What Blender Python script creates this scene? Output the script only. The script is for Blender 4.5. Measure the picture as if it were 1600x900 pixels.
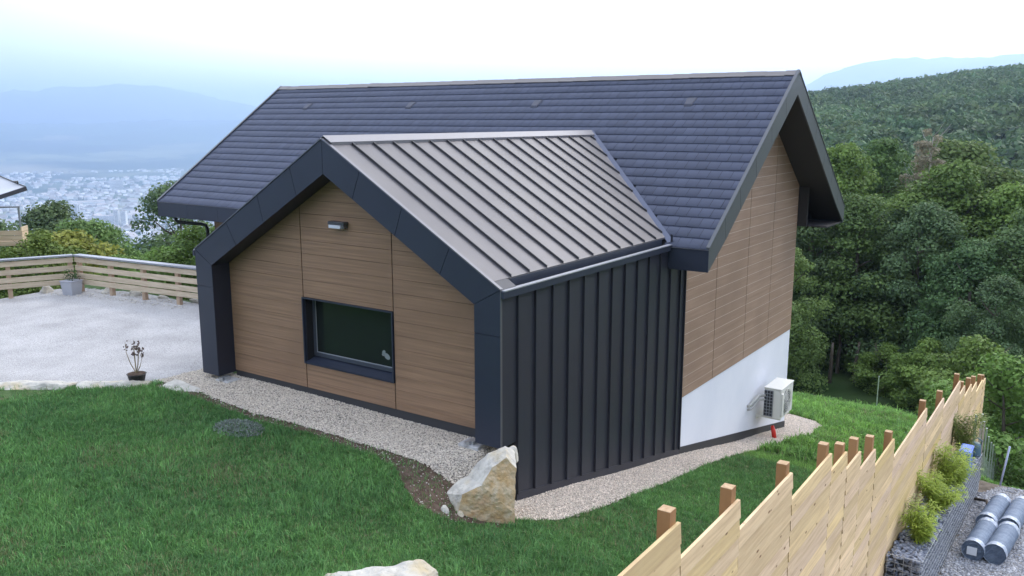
import bpy, bmesh, math, random
import numpy as np
from mathutils import Vector, Matrix
S = bpy.context.scene
for o in list(bpy.data.objects): bpy.data.objects.remove(o)
# ---------------- camera ----------------
cd = bpy.data.cameras.new('camera'); cam = bpy.data.objects.new('camera', cd); S.collection.objects.link(cam); S.camera = cam
cd.sensor_width = 36; cd.lens = 1355.7/1600*36; cd.clip_start = .1; cd.clip_end = 90000
_pi, _ya = -.1919, .6032
_F = Vector((-math.sin(_ya)*math.cos(_pi), math.cos(_ya)*math.cos(_pi), math.sin(_pi)))
_R = Vector((math.cos(_ya), math.sin(_ya), 0)); _U = _R.cross(_F)
cam.matrix_world = Matrix(((_R.x,_U.x,-_F.x,11.9986),(_R.y,_U.y,-_F.y,-8.4538),(_R.z,_U.z,-_F.z,4.0895),(0,0,0,1)))
# ---------------- world, sun, exposure ----------------
SUN_AZ = math.radians(70)     # from +x towards +y
SUN_EL = math.radians(34)
W = bpy.data.worlds.new('World'); S.world = W; W.use_nodes = True
nt = W.node_tree; nt.nodes.clear()
out = nt.nodes.new('ShaderNodeOutputWorld'); bg = nt.nodes.new('ShaderNodeBackground'); bg.inputs[1].default_value = .1
sky = nt.nodes.new('ShaderNodeTexSky'); sky.sky_type = 'NISHITA'; sky.sun_disc = False
sky.sun_elevation = SUN_EL; sky.sun_rotation = math.pi/2-SUN_AZ; sky.air_density = 1.2; sky.dust_density = 2; sky.ozone_density = 1.5
tc = nt.nodes.new('ShaderNodeTexCoord'); mp = nt.nodes.new('ShaderNodeMapping'); mp.inputs['Scale'].default_value = (1,1,3.5)
nz = nt.nodes.new('ShaderNodeTexNoise'); nz.inputs['Scale'].default_value = 1.6; nz.inputs['Detail'].default_value = 5; nz.inputs['Roughness'].default_value=.5
rp = nt.nodes.new('ShaderNodeMapRange'); rp.inputs[1].default_value=.3; rp.inputs[2].default_value=.75; rp.inputs[3].default_value=.97; rp.inputs[4].default_value=.80
mx = nt.nodes.new('ShaderNodeMix'); mx.data_type = 'RGBA'
mx.inputs[7].default_value = (12.4,12.8,13.7,1)
L = nt.links.new
L(tc.outputs['Generated'], mp.inputs[0]); L(mp.outputs[0], nz.inputs['Vector']); L(nz.outputs[0], rp.inputs[0]); L(rp.outputs[0], mx.inputs[0])
# cloud sheet: blue-white, brightening to a warm white glow low over the ridge where the evening sun stands behind the cloud
dp = nt.nodes.new('ShaderNodeVectorMath'); dp.operation='DOT_PRODUCT'; dp.inputs[1].default_value = (-.36,.90,.24)
gl_ = nt.nodes.new('ShaderNodeMapRange'); gl_.interpolation_type='SMOOTHSTEP'; gl_.inputs[1].default_value=.66; gl_.inputs[2].default_value=1.0
cl = nt.nodes.new('ShaderNodeMix'); cl.data_type='RGBA'; cl.inputs[6].default_value=(10.2,11.0,12.9,1); cl.inputs[7].default_value=(22,21.2,20,1)
L(tc.outputs['Generated'], dp.inputs[0]); L(dp.outputs['Value'], gl_.inputs[0]); L(gl_.outputs[0], cl.inputs[0]); L(cl.outputs[2], mx.inputs[7])
L(sky.outputs[0], mx.inputs[6]); L(mx.outputs[2], bg.inputs[0]); L(bg.outputs[0], out.inputs[0])
sd = bpy.data.lights.new('sun','SUN'); sd.energy = 1.15; sd.angle = math.radians(25); sd.color = (1,.93,.84)
sun = bpy.data.objects.new('sun', sd); S.collection.objects.link(sun)
_d = Vector((math.cos(SUN_AZ)*math.cos(SUN_EL), math.sin(SUN_AZ)*math.cos(SUN_EL), math.sin(SUN_EL)))
sun.rotation_euler = _d.to_track_quat('Z','Y').to_euler()
S.view_settings.view_transform = 'Standard'; S.view_settings.look = 'None'; S.view_settings.exposure = .78; S.view_settings.gamma = 1
S.view_settings.use_curve_mapping = False
S.render.engine = 'CYCLES'; S.cycles.use_denoising = True; S.cycles.max_bounces = 6; S.cycles.diffuse_bounces = 3; S.cycles.glossy_bounces = 3
S.cycles.transmission_bounces = 3; S.cycles.volume_bounces = 1; S.cycles.transparent_max_bounces = 6; S.cycles.sample_clamp_indirect = 4
rng = np.random.default_rng(7); random.seed(7)

# ---------------- materials ----------------
def mat(name, col, rough=.7, metal=0, spec=.5, col2=None, nscale=4., nstretch=(1,1,1), ndetail=4, lo=.35, hi=.65, bump=0, bscale=None, bstretch=None,
        col3=None, n3scale=1., lo3=.5, hi3=.65, rnd=0, wave=None, trans=0, rvar=0):
    m = bpy.data.materials.new(name); m.use_nodes = True; t = m.node_tree; N = t.nodes; l = t.links.new
    b = N['Principled BSDF']; b.inputs['Roughness'].default_value = rough; b.inputs['Metallic'].default_value = metal
    b.inputs['Specular IOR Level'].default_value = spec
    c = N.new('ShaderNodeTexCoord'); base = None
    rgb = N.new('ShaderNodeRGB'); rgb.outputs[0].default_value = (*col,1); base = rgb.outputs[0]
    def noise(sc, st, det):
        mpp = N.new('ShaderNodeMapping'); mpp.inputs['Scale'].default_value = st; l(c.outputs['Object'], mpp.inputs[0])
        n = N.new('ShaderNodeTexNoise'); n.inputs['Scale'].default_value = sc; n.inputs['Detail'].default_value = det; l(mpp.outputs[0], n.inputs['Vector']); return n.outputs[0]
    def mixin(base, fac, colr, lo_, hi_):
        r = N.new('ShaderNodeMapRange'); r.inputs[1].default_value = lo_; r.inputs[2].default_value = hi_; l(fac, r.inputs[0])
        x = N.new('ShaderNodeMix'); x.data_type = 'RGBA'; l(r.outputs[0], x.inputs[0]); l(base, x.inputs[6]); x.inputs[7].default_value = (*colr,1); return x.outputs[2]
    if col2: base = mixin(base, noise(nscale, nstretch, ndetail), col2, lo, hi)
    if col3: base = mixin(base, noise(n3scale, (1,1,1), 5), col3, lo3, hi3)
    if rnd:
        oi = N.new('ShaderNodeObjectInfo'); r = N.new('ShaderNodeMapRange'); r.inputs[3].default_value = 1-rnd; r.inputs[4].default_value = 1+rnd; l(oi.outputs['Random'], r.inputs[0])
        h = N.new('ShaderNodeHueSaturation'); l(base, h.inputs['Color']); l(r.outputs[0], h.inputs['Value']); base = h.outputs[0]
    l(base, b.inputs['Base Color'])
    if rvar:
        n = noise(3, (1,1,1), 5); r = N.new('ShaderNodeMapRange'); r.inputs[3].default_value = rough-rvar; r.inputs[4].default_value = rough+rvar; l(n, r.inputs[0]); l(r.outputs[0], b.inputs['Roughness'])
    if bump:
        n = noise(bscale or nscale, bstretch or nstretch, 6); bp = N.new('ShaderNodeBump'); bp.inputs['Strength'].default_value = bump; bp.inputs['Distance'].default_value = .02
        l(n, bp.inputs['Height']); l(bp.outputs[0], b.inputs['Normal'])
    if trans:
        tr = N.new('ShaderNodeBsdfTranslucent'); l(base, tr.inputs[0]); ms = N.new('ShaderNodeMixShader'); ms.inputs[0].default_value = trans
        l(b.outputs[0], ms.inputs[1]); l(tr.outputs[0], ms.inputs[2]); l(ms.outputs[0], N['Material Output'].inputs[0])
    return m
def attr_mat(name, rough=.8, spec=.2, trans=0, rnd=0, metal=0):
    """colour read from the mesh's own per-piece colour attribute (each tile/stone/leaf has its own shade)"""
    m = bpy.data.materials.new(name); m.use_nodes = True; t = m.node_tree; N = t.nodes; l = t.links.new
    b = N['Principled BSDF']; b.inputs['Roughness'].default_value = rough; b.inputs['Specular IOR Level'].default_value = spec; b.inputs['Metallic'].default_value = metal
    a = N.new('ShaderNodeAttribute'); a.attribute_name = 'Col'; base = a.outputs['Color']
    if rnd:
        oi = N.new('ShaderNodeObjectInfo'); r = N.new('ShaderNodeMapRange'); r.inputs[3].default_value = 1-rnd; r.inputs[4].default_value = 1+rnd; l(oi.outputs['Random'], r.inputs[0])
        h = N.new('ShaderNodeHueSaturation'); l(base, h.inputs['Color']); l(r.outputs[0], h.inputs['Value']); 
        r2 = N.new('ShaderNodeMapRange'); r2.inputs[3].default_value = .485; r2.inputs[4].default_value = .515; mm = N.new('ShaderNodeMath'); mm.operation='MULTIPLY'; mm.inputs[1].default_value=7.31
        fr = N.new('ShaderNodeMath'); fr.operation='FRACT'; l(oi.outputs['Random'],mm.inputs[0]); l(mm.outputs[0],fr.inputs[0]); l(fr.outputs[0],r2.inputs[0]); l(r2.outputs[0],h.inputs['Hue'])
        base = h.outputs[0]
    l(base, b.inputs['Base Color'])
    if trans:
        tr = N.new('ShaderNodeBsdfTranslucent'); l(base, tr.inputs[0]); ms = N.new('ShaderNodeMixShader'); ms.inputs[0].default_value = trans
        l(b.outputs[0], ms.inputs[1]); l(tr.outputs[0], ms.inputs[2]); l(ms.outputs[0], N['Material Output'].inputs[0])
    return m
# ---------------- object helpers ----------------
def tag(o, label=None, cat=None, group=None, kind=None):
    if label: o['label'] = label
    if cat: o['category'] = cat
    if group: o['group'] = group
    if kind: o['kind'] = kind
    return o
def thing(name, label, cat, loc=(0,0,0), group=None):
    o = bpy.data.objects.new(name, None); S.collection.objects.link(o); o.location = loc; o.empty_display_size = .2
    return tag(o, label, cat, group)
def npmesh(name, v, f, m, parent=None, col=None, smooth=False, loc=None):
    """v (n,3), f (m,k) array or list of faces"""
    me = bpy.data.meshes.new(name); v = np.asarray(v, np.float32)
    if isinstance(f, np.ndarray):
        k = f.shape[1]; me.vertices.add(len(v)); me.vertices.foreach_set('co', v.ravel()); me.loops.add(f.size); me.loops.foreach_set('vertex_index', f.astype(np.int32).ravel())
        me.polygons.add(len(f)); me.polygons.foreach_set('loop_start', np.arange(0, f.size, k, dtype=np.int32))
        try: me.polygons.foreach_set('loop_total', np.full(len(f), k, np.int32))
        except Exception: pass
        me.update(calc_edges=True)
    else:
        me.from_pydata([tuple(map(float,a)) for a in v], [], f); me.update()
    if col is not None:
        a = me.color_attributes.new('Col','FLOAT_COLOR','POINT'); c = np.ones((len(v),4),np.float32); c[:,:3] = col; a.data.foreach_set('color', c.ravel())
    for mm in (m if isinstance(m,(list,tuple)) else [m]): me.materials.append(mm)
    if smooth: me.polygons.foreach_set('use_smooth', np.ones(len(me.polygons), bool))
    o = bpy.data.objects.new(name, me); S.collection.objects.link(o)
    if parent is not None:
        o.parent = parent
    if loc is not None: o.location = loc
    return o
class MB:
    def __init__(s): s.v=[]; s.f=[]; s.mi=[]; s.c=[]
    def add(s, vs, fs, mi=0, c=None):
        b=len(s.v); s.v += [tuple(map(float,a)) for a in vs]; s.f += [tuple(i+b for i in f) for f in fs]; s.mi += [mi]*len(fs); s.c += [c or (1,1,1)]*len(vs); return s
    def box(s, x0,x1,y0,y1,z0,z1, mi=0, c=None):
        return s.add([(x0,y0,z0),(x1,y0,z0),(x1,y1,z0),(x0,y1,z0),(x0,y0,z1),(x1,y0,z1),(x1,y1,z1),(x0,y1,z1)],
            [(0,3,2,1),(4,5,6,7),(0,1,5,4),(1,2,6,5),(2,3,7,6),(3,0,4,7)], mi, c)
    def prism(s, pts, off, mi=0, c=None):
        """extrude planar polygon pts by vector off"""
        n=len(pts); o=Vector(off); P=[Vector(p) for p in pts]; Q=[p+o for p in P]
        nn=Vector((0,0,0))
        for i in range(n): nn += P[i].cross(P[(i+1)%n])
        a=tuple(range(n)); b=tuple(range(n,2*n))
        flip = nn.dot(o) > 0
        fs=[a[::-1] if flip else a, b if flip else b[::-1]]
        for i in range(n):
            j=(i+1)%n; q=(i,j,n+j,n+i); fs.append(q if flip else q[::-1])
        return s.add(P+Q, fs, mi, c)
    def bar(s, p, q, w, h=None, up=(0,0,1), mi=0, c=None):
        p=Vector(p); q=Vector(q); d=(q-p).normalized(); u=Vector(up)
        if abs(d.dot(u))>.98: u=Vector((0,1,0))
        r=d.cross(u).normalized()*w/2; t=r.cross(d).normalized()*(h or w)/2
        return s.prism([p-r-t,p+r-t,p+r+t,p-r+t], q-p, mi, c)
    def tube(s, pts, rad, n=8, mi=0, c=None, cap=True):
        pts=[Vector(p) for p in pts]; rs = rad if isinstance(rad,(list,tuple)) else [rad]*len(pts); vs=[]; fs=[]
        for i,p in enumerate(pts):
            d=(pts[min(i+1,len(pts)-1)]-pts[max(i-1,0)]).normalized(); u=Vector((0,0,1)) if abs(d.z)<.95 else Vector((1,0,0))
            a=d.cross(u).normalized(); b=a.cross(d)
            for k in range(n):
                t=2*math.pi*k/n; vs.append(p+(a*math.cos(t)+b*math.sin(t))*rs[i])
        for i in range(len(pts)-1):
            for k in range(n):
                j=(k+1)%n; fs.append((i*n+k,i*n+j,(i+1)*n+j,(i+1)*n+k))
        if cap: fs += [tuple(range(n))[::-1], tuple(range((len(pts)-1)*n, len(pts)*n))]
        return s.add(vs, fs, mi, c)
    def build(s, name, m, parent=None, col=False, smooth=False, bevel=0):
        o = npmesh(name, s.v, s.f, m, parent, col=np.array(s.c) if col else None, smooth=smooth)
        if any(s.mi): o.data.polygons.foreach_set('material_index', s.mi)
        if bevel:
            bv=o.modifiers.new('bevel','BEVEL'); bv.width=bevel; bv.segments=2; bv.limit_method='ANGLE'; bv.angle_limit=math.radians(40)
        return o
def clip(poly, a, b, c):
    """keep the part of 2-D polygon with a*x+b*y<=c"""
    r=[]; n=len(poly)
    for i in range(n):
        p=poly[i]; q=poly[(i+1)%n]; dp=a*p[0]+b*p[1]-c; dq=a*q[0]+b*q[1]-c
        if dp<=0: r.append(p)
        if (dp<0)!=(dq<0) and dp!=dq:
            t=dp/(dp-dq); r.append((p[0]+t*(q[0]-p[0]), p[1]+t*(q[1]-p[1])))
    return r
def inside(px, py, poly):
    res=np.zeros(np.shape(px),bool); n=len(poly)
    for i in range(n):
        x1,y1=poly[i]; x2,y2=poly[(i+1)%n]
        c=((y1>py)!=(y2>py))&(px<(x2-x1)*(py-y1)/((y2-y1) if y2!=y1 else 1e-9)+x1); res^=c
    return res
def copy_tree(o, parent=None):
    c=o.copy(); S.collection.objects.link(c); c.parent=parent
    for ch in list(o.children): copy_tree(ch, c)
    return c
CAM=(12.0,-8.454,4.09)
def sst(x,a,b):
    t=np.clip((x-a)/(b-a),0,1); return t*t*(3-2*t)
def G(x,y):
    x=np.asarray(x,float); y=np.asarray(y,float)
    dx=x-CAM[0]; dy=y-CAM[1]; r=np.hypot(dx,dy)+1e-6
    b=np.arctan2(-dx,dy)
    # local
    zL=-.1+.05*np.clip(-1.5-y,0,9)-.34*np.clip(y-3.6,0,60)-.3*np.clip(-9.6-x,0,60)
    zR=-.76-.2145*y+.025*np.clip(y-14,0,6)-.085*np.clip(y-20,0,24)
    z=zL+(zR-zL)*np.maximum(sst(x,5.25+.42*sst(y,-.7,-.1),6.5-.5*sst(y,-.5,.2)),sst(y,9,12)*sst(x,-12,-6))
    zY=-2.56-.095*(np.clip(y,0,10)-4.9)-.375*np.clip(y-10.3,0,20)
    z=z+(zY-z)*sst(x,9.955-.45*np.clip(y-13.5,0,8),10.03)*(1-sst(y,30,45))
    # undulation
    z=z+.03*np.sin(x*.9+1.3*np.sin(y*.7))*np.sin(y*.8+.5)*sst(np.abs(y+4),1.8,3.5)*(x<10)
    # far
    TR=np.interp(r,[0,55,75,110,150,220,450,700,850,1500,20000],[-6,-12.6,-13.5,-20,-25,-19,0,0,0,-150,-335])
    hill=(25-(b-.07)*85)*(1-sst(b,.38,.75))
    TR=TR+np.interp(r,[0,150,250,450,600,700,850,1500],[0,0,.08,.52,.85,1,.9,0])*hill
    TL=np.interp(r,[0,30,60,120,250,700,1500,2600,6800,9000,12000,14500,20000],[-3,-6.5,-14,-27,-60,-160,-270,-335,-335,-215,-40,20,-100])
    w=sst(b,.4,.8)
    T=TR*(1-w)+TL*w
    T=T+sst(r,60,300)*2.0*np.sin(x*.021)*np.sin(y*.017+1)+sst(r,7000,12000)*70*(np.sin(x*.0011+2)*np.sin(y*.0009)+.5*np.sin(x*.0031+y*.002))*w
    return z+(T-z)*sst(r,26,58)
# ================= SETTING: ground =================
M = {}
def ground_mat():
    m = bpy.data.materials.new('ground_cover'); m.use_nodes=True; t=m.node_tree; N=t.nodes; l=t.links.new; b=N['Principled BSDF']; b.inputs['Roughness'].default_value=.95; b.inputs['Specular IOR Level'].default_value=.1
    g=N.new('ShaderNodeNewGeometry')
    def noi(sc,det=5,st=None):
        n=N.new('ShaderNodeTexNoise'); n.inputs['Scale'].default_value=sc; n.inputs['Detail'].default_value=det
        l(g.outputs['Position'],n.inputs['Vector']); return n.outputs[0]
    def ramp(f,a,b_):
        r=N.new('ShaderNodeMapRange'); r.inputs[1].default_value=a; r.inputs[2].default_value=b_; l(f,r.inputs[0]); return r.outputs[0]
    def mixc(f,A,B):
        x=N.new('ShaderNodeMix'); x.data_type='RGBA'; l(f,x.inputs[0])
        for i,c in ((6,A),(7,B)):
            if isinstance(c,tuple): x.inputs[i].default_value=(*c,1)
            else: l(c,x.inputs[i])
        return x.outputs[2]
    near=mixc(ramp(noi(9),.35,.65),(.045,.090,.030),(.085,.13,.05))
    near=mixc(ramp(noi(2.2),.62,.72),near,(.16,.13,.08))
    mid=mixc(ramp(noi(.12),.4,.6),(.03,.06,.018),(.055,.085,.03))
    # wide valley: fields and woods
    v=N.new('ShaderNodeTexVoronoi'); v.inputs['Scale'].default_value=.0035; l(g.outputs['Position'],v.inputs['Vector'])
    fields=mixc(ramp(v.outputs['Color'],.3,.8),(.05,.09,.05),(.22,.23,.13))
    far=mixc(ramp(noi(.0011,8),.42,.58),fields,(.03,.055,.04))
    far=mixc(ramp(noi(.0005,3),.60,.68),far,(.30,.27,.18))
    cd_=N.new('ShaderNodeVectorMath'); cd_.operation='DISTANCE'; l(g.outputs['Position'],cd_.inputs[0]); cd_.inputs[1].default_value=(12,-8.4,4)
    c1=mixc(ramp(cd_.outputs['Value'],28,36),near,mid); c2=mixc(ramp(cd_.outputs['Value'],600,1500),c1,far)
    # earthen yard on the east side of the garden fence
    sp=N.new('ShaderNodeSeparateXYZ'); l(g.outputs['Position'],sp.inputs[0])
    e=ramp(sp.outputs[0],9.97,10.0); e2=ramp(sp.outputs[1],19,16); e3=ramp(cd_.outputs['Value'],33,28)
    mm=N.new('ShaderNodeMath'); mm.operation='MULTIPLY'; l(e,mm.inputs[0]); l(e2,mm.inputs[1]); m2=N.new('ShaderNodeMath'); m2.operation='MULTIPLY'; l(mm.outputs[0],m2.inputs[0]); l(e3,m2.inputs[1])
    soil=mixc(ramp(noi(6,8),.35,.65),(.105,.088,.07),(.20,.17,.14))
    c3=mixc(m2.outputs[0],c2,soil)
    l(c3,b.inputs['Base Color'])
    bp=N.new('ShaderNodeBump'); bp.inputs['Strength'].default_value=.5; bp.inputs['Distance'].default_value=.04; l(noi(22,6),bp.inputs['Height']); l(bp.outputs[0],b.inputs['Normal'])
    return m
def axis(a,b,step,far,n):
    near=np.arange(a,b+step/2,step); k=(far/step)**(1/n); g=step*k**np.arange(1,n+1)
    return np.concatenate([(a-(g-step*1))[::-1]-step*0.5, near, b+(g-step*1)+step*.5])
xs=axis(-13,13,.1,19000,150); ys=axis(-9,22,.1,19000,150)
X,Y=np.meshgrid(xs,ys); Z=G(X,Y)
v=np.stack([X.ravel(),Y.ravel(),Z.ravel()],1); nx=len(xs); ny=len(ys)
i=np.arange(nx*ny).reshape(ny,nx); f=np.stack([i[:-1,:-1].ravel(),i[:-1,1:].ravel(),i[1:,1:].ravel(),i[1:,:-1].ravel()],1)
M['ground']=ground_mat()
gr=npmesh('ground',v,f,M['ground'],smooth=True); tag(gr,kind='structure')
zmin=float(Z.min())
# mountains beyond the valley
def ridge(name, b0, b1, prof, r0, depth, col, seed):
    nb=160; nr=24; r_=np.random.default_rng(seed); bs=np.linspace(b0,b1,nb); V=[]
    rough=np.interp(np.arange(nb),np.arange(0,nb,4),r_.normal(0,1,len(range(0,nb,4))))
    for q in range(nr):
        t=q/(nr-1); r=r0+depth*t; hh=np.sin(min(t*1.25,1)*math.pi/2)**.9 if t<.8 else 1-(t-.8)*2.
        h=np.interp(bs,prof[0],prof[1])
        z=-345+(h+345+rough*14*(1-.3*t))*hh + r_.normal(0,1,nb)*10*hh + 60*np.sin(bs*40+q*.8)*hh*(1-t)
        V.append(np.stack([CAM[0]-np.sin(bs)*r, CAM[1]+np.cos(bs)*r, z],1))
    V=np.concatenate(V); i=np.arange(nb*nr).reshape(nr,nb); f=np.stack([i[:-1,:-1].ravel(),i[1:,:-1].ravel(),i[1:,1:].ravel(),i[:-1,1:].ravel()],1)
    return tag(npmesh(name,V,f,mat(name+'_surface',col,.95,spec=.05,col2=tuple(c*1.9 for c in col),nscale=.0012,ndetail=8),smooth=True),kind='structure')
ridge('mountain_right',-.9,.62,([-.9,-.3,.07,.2,.24,.27,.30,.40,.62],[500,560,640,630,590,480,250,60,-50]),7800,3500,(.05,.08,.06),3)
ridge('mountain_left',.75,1.6,([.75,.86,.92,.97,1.02,1.07,1.15,1.3,1.6],[60,150,330,470,540,470,330,300,200]),11800,4200,(.06,.08,.07),4)
ridge('hills_left',.55,1.6,([.55,.8,.9,1.0,1.1,1.3,1.6],[-60,-70,-20,-10,-60,-20,-40]),8300,3300,(.05,.08,.05),5)
# ---------------- gravel areas ----------------
def stone_mat(name, c1, c2, scale, bump=.8, dark=(.17,.155,.14)):
    m=bpy.data.materials.new(name); m.use_nodes=True; t=m.node_tree; N=t.nodes; l=t.links.new; b=N['Principled BSDF']; b.inputs['Roughness'].default_value=.95; b.inputs['Specular IOR Level'].default_value=.15
    g=N.new('ShaderNodeNewGeometry'); v=N.new('ShaderNodeTexVoronoi'); v.inputs['Scale'].default_value=scale; v.inputs['Randomness'].default_value=1; l(g.outputs['Position'],v.inputs['Vector'])
    s=N.new('ShaderNodeSeparateColor'); l(v.outputs['Color'],s.inputs[0]); x=N.new('ShaderNodeMix'); x.data_type='RGBA'; l(s.outputs[0],x.inputs[0]); x.inputs[6].default_value=(*c1,1); x.inputs[7].default_value=(*c2,1)
    r=N.new('ShaderNodeMapRange'); r.inputs[1].default_value=.42; r.inputs[2].default_value=.72; l(v.outputs['Distance'],r.inputs[0])
    y=N.new('ShaderNodeMix'); y.data_type='RGBA'; l(r.outputs[0],y.inputs[0]); l(x.outputs[2],y.inputs[6]); y.inputs[7].default_value=(*dark,1)
    n=N.new('ShaderNodeTexNoise'); n.inputs['Scale'].default_value=1.1; n.inputs['Detail'].default_value=5; l(g.outputs['Position'],n.inputs['Vector'])
    r2=N.new('ShaderNodeMapRange'); r2.inputs[1].default_value=.35; r2.inputs[2].default_value=.7; r2.inputs[3].default_value=1.08; r2.inputs[4].default_value=.82; l(n.outputs[0],r2.inputs[0])
    h=N.new('ShaderNodeHueSaturation'); l(y.outputs[2],h.inputs['Color']); l(r2.outputs[0],h.inputs['Value']); l(h.outputs[0],b.inputs['Base Color'])
    bp=N.new('ShaderNodeBump'); bp.invert=True; bp.inputs['Strength'].default_value=bump; bp.inputs['Distance'].default_value=.012; l(v.outputs['Distance'],bp.inputs['Height']); l(bp.outputs[0],b.inputs['Normal'])
    return m
M['gravel']=stone_mat('pale_gravel',(.66,.595,.505),(.44,.39,.325),52)
M['lot']=stone_mat('crushed_white_limestone',(.53,.52,.51),(.42,.41,.41),60,.4,(.32,.31,.30))
M['slate_gravel']=stone_mat('grey_slate_gravel',(.22,.23,.25),(.42,.42,.43),34)
M['soil']=mat('brown_soil',(.070,.048,.036),.95,col2=(.13,.095,.072),nscale=14,ndetail=7,bump=.8,bscale=30,spec=.1)
def jit(poly, amp, n=10, seed=1):
    r_=np.random.default_rng(seed); o=[]
    for i in range(len(poly)):
        p=np.array(poly[i],float); q=np.array(poly[(i+1)%len(poly)],float); k=max(1,min(n,int(np.hypot(*(q-p))/.12)))
        for t in range(k): o.append(tuple(p+(q-p)*t/k+(r_.normal(0,amp,2) if t or True else 0)))
    return o
def sheet(name, poly, m, step, off, crown=0, lim=None):
    P=np.array(poly); x0,y0=P.min(0); x1,y1=P.max(0); gx=np.arange(x0,x1,step); gy=np.arange(y0,y1,step); A,B=np.meshgrid(gx,gy)
    c=inside(A+step/2,B+step/2,poly); idx=np.argwhere(c); a=idx[:,1]; b=idx[:,0]; w=len(gx)+1
    f=np.stack([b*w+a,b*w+a+1,(b+1)*w+a+1,(b+1)*w+a],1); u,inv=np.unique(f,return_inverse=True); f=inv.reshape(f.shape)
    vx=x0+(u%w)*step; vy=y0+(u//w)*step
    r_=np.random.default_rng(5); vx=vx+r_.normal(0,step*.15,len(vx)); vy=vy+r_.normal(0,step*.15,len(vy))
    vz=G(vx,vy)+off
    return tag(npmesh(name,np.stack([vx,vy,vz],1),f,m,smooth=True),kind='structure')
P_FRONT=[(-.45,.40),(-.5,-.55),(.41,-.50),(1.3,-.62),(2.16,-.70),(3.45,-.66),(4.65,-.69),(5.5,-.76),(5.85,-.66),(6.05,-.35),(6.2,.0),(6.2,.4)]
P_SOIL=[(-.3,-.45),(-.25,-.78),(.74,-.72),(2.41,-.86),(3.36,-.80),(4.6,-.90),(5.1,-1.0),(5.45,-1.25),(5.8,-1.42),(6.2,-1.25),(6.6,-.55),(6.3,-.3),(5.6,-.5),(2,-.5)]
P_STRIP=[(5.95,-.55),(6.35,-.50),(6.62,-.22),(6.83,.1),(6.9,1.09),(6.84,2.36),(6.72,4.06),(6.66,5.25),(6.6,7.44),(6.74,9.92),(6.72,12.07),(6.57,13.41),(6.2,14.1),(5.4,14.6),(4,14.4),(4,11.9),(5.9,11.9),(5.9,.3),(5.9,-.3)]
P_LOT=[(-16,-9.5),(-7,-7.0),(-3.6,-4.2),(-2.17,-2.9),(-2.0,-1.9),(-1.28,-1.44),(-.54,-.95),(-.38,-.55),(-.38,.3),(.05,.35),(.05,3.6),(-6.9,3.75),(-8.3,3.3),(-9.4,3.1),(-10.2,1.6),(-11.4,-.2),(-16,-6)]
P_YARD=[(10.03,-9),(10.03,3.3),(10.5,3.3),(10.5,9.6),(10.9,10.4),(11.4,10.2),(12.6,11.2),(16,12),(16,-9)]
sheet('soil_patch',jit(P_SOIL,.035,seed=2),M['soil'],.035,.006)
sheet('gravel_path',jit(P_FRONT,.02,seed=3),M['gravel'],.04,.016)
sheet('gravel_strip',jit(P_STRIP,.02,seed=4),M['gravel'],.04,.016)
sheet('gravel_parking',jit(P_LOT,.03,seed=5),M['lot'],.06,.010)
sheet('gravel_yard',jit(P_YARD,.04,seed=6),M['slate_gravel'],.05,.012)
# loose stones (uncountable)
ico_v=np.array([(0,0,1),(.89,0,.45),(.28,.85,.45),(-.72,.53,.45),(-.72,-.53,.45),(.28,-.85,.45),(.72,.53,-.45),(-.28,.85,-.45),(-.89,0,-.45),(-.28,-.85,-.45),(.72,-.53,-.45),(0,0,-1)])
ico_f=np.array([(0,1,2),(0,2,3),(0,3,4),(0,4,5),(0,5,1),(1,6,2),(2,7,3),(3,8,4),(4,9,5),(5,10,1),(6,7,2),(7,8,3),(8,9,4),(9,10,5),(10,6,1),(11,7,6),(11,8,7),(11,9,8),(11,10,9),(11,6,10)])
def stones(name, poly, n, s0, s1, cols, m, off=.012, seed=1, extra=None):
    r_=np.random.default_rng(seed); P=np.array(poly); x0,y0=P.min(0); x1,y1=P.max(0); px=r_.uniform(x0,x1,n*4); py=r_.uniform(y0,y1,n*4); k=inside(px,py,poly); px=px[k][:n]; py=py[k][:n]; n=len(px)
    s=r_.uniform(s0,s1,(n,1,1))*r_.uniform(.6,1.3,(n,1,3)); s[:,:,2]*=.7
    V=ico_v[None]*s*r_.uniform(.75,1.15,(n,12,1)); a=r_.uniform(0,6.28,n); c,sn=np.cos(a)[:,None],np.sin(a)[:,None]
    x=V[:,:,0]*c-V[:,:,1]*sn; y=V[:,:,0]*sn+V[:,:,1]*c; V=np.stack([x+px[:,None],y+py[:,None],V[:,:,2]+(G(px,py)+off)[:,None]],2)
    F=(ico_f[None]+12*np.arange(n)[:,None,None]).reshape(-1,3); C=np.array(cols); t=r_.uniform(0,1,(n,1)); c=C[0]*(1-t)+C[1]*t; c=c*r_.uniform(.8,1.15,(n,1))
    return tag(npmesh(name,V.reshape(-1,3),F,m,col=np.repeat(c,12,0)),kind='stuff',label='loose stones')
M['stone_attr']=attr_mat('loose_stone',.9,.2)
def grow(poly,d):
    P=np.array(poly); c=P.mean(0); return [tuple(p) for p in P+(P-c)/np.linalg.norm(P-c,axis=1,keepdims=True)*d]
stones('loose_gravel',P_FRONT,15000,.007,.015,[(.72,.65,.55),(.50,.44,.365)],M['stone_attr'],.018,11)['label']='loose pale gravel stones in front of the annex'
stones('loose_gravel',P_STRIP,24000,.008,.017,[(.74,.64,.55),(.50,.43,.36)],M['stone_attr'],.018,12)['label']='loose beige gravel stones along the side of the house'
stones('loose_gravel',P_SOIL,700,.004,.012,[(.70,.66,.6),(.35,.28,.22)],M['stone_attr'],.01,13)['label']='scattered small stones on the brown soil beside the boulder'
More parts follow.
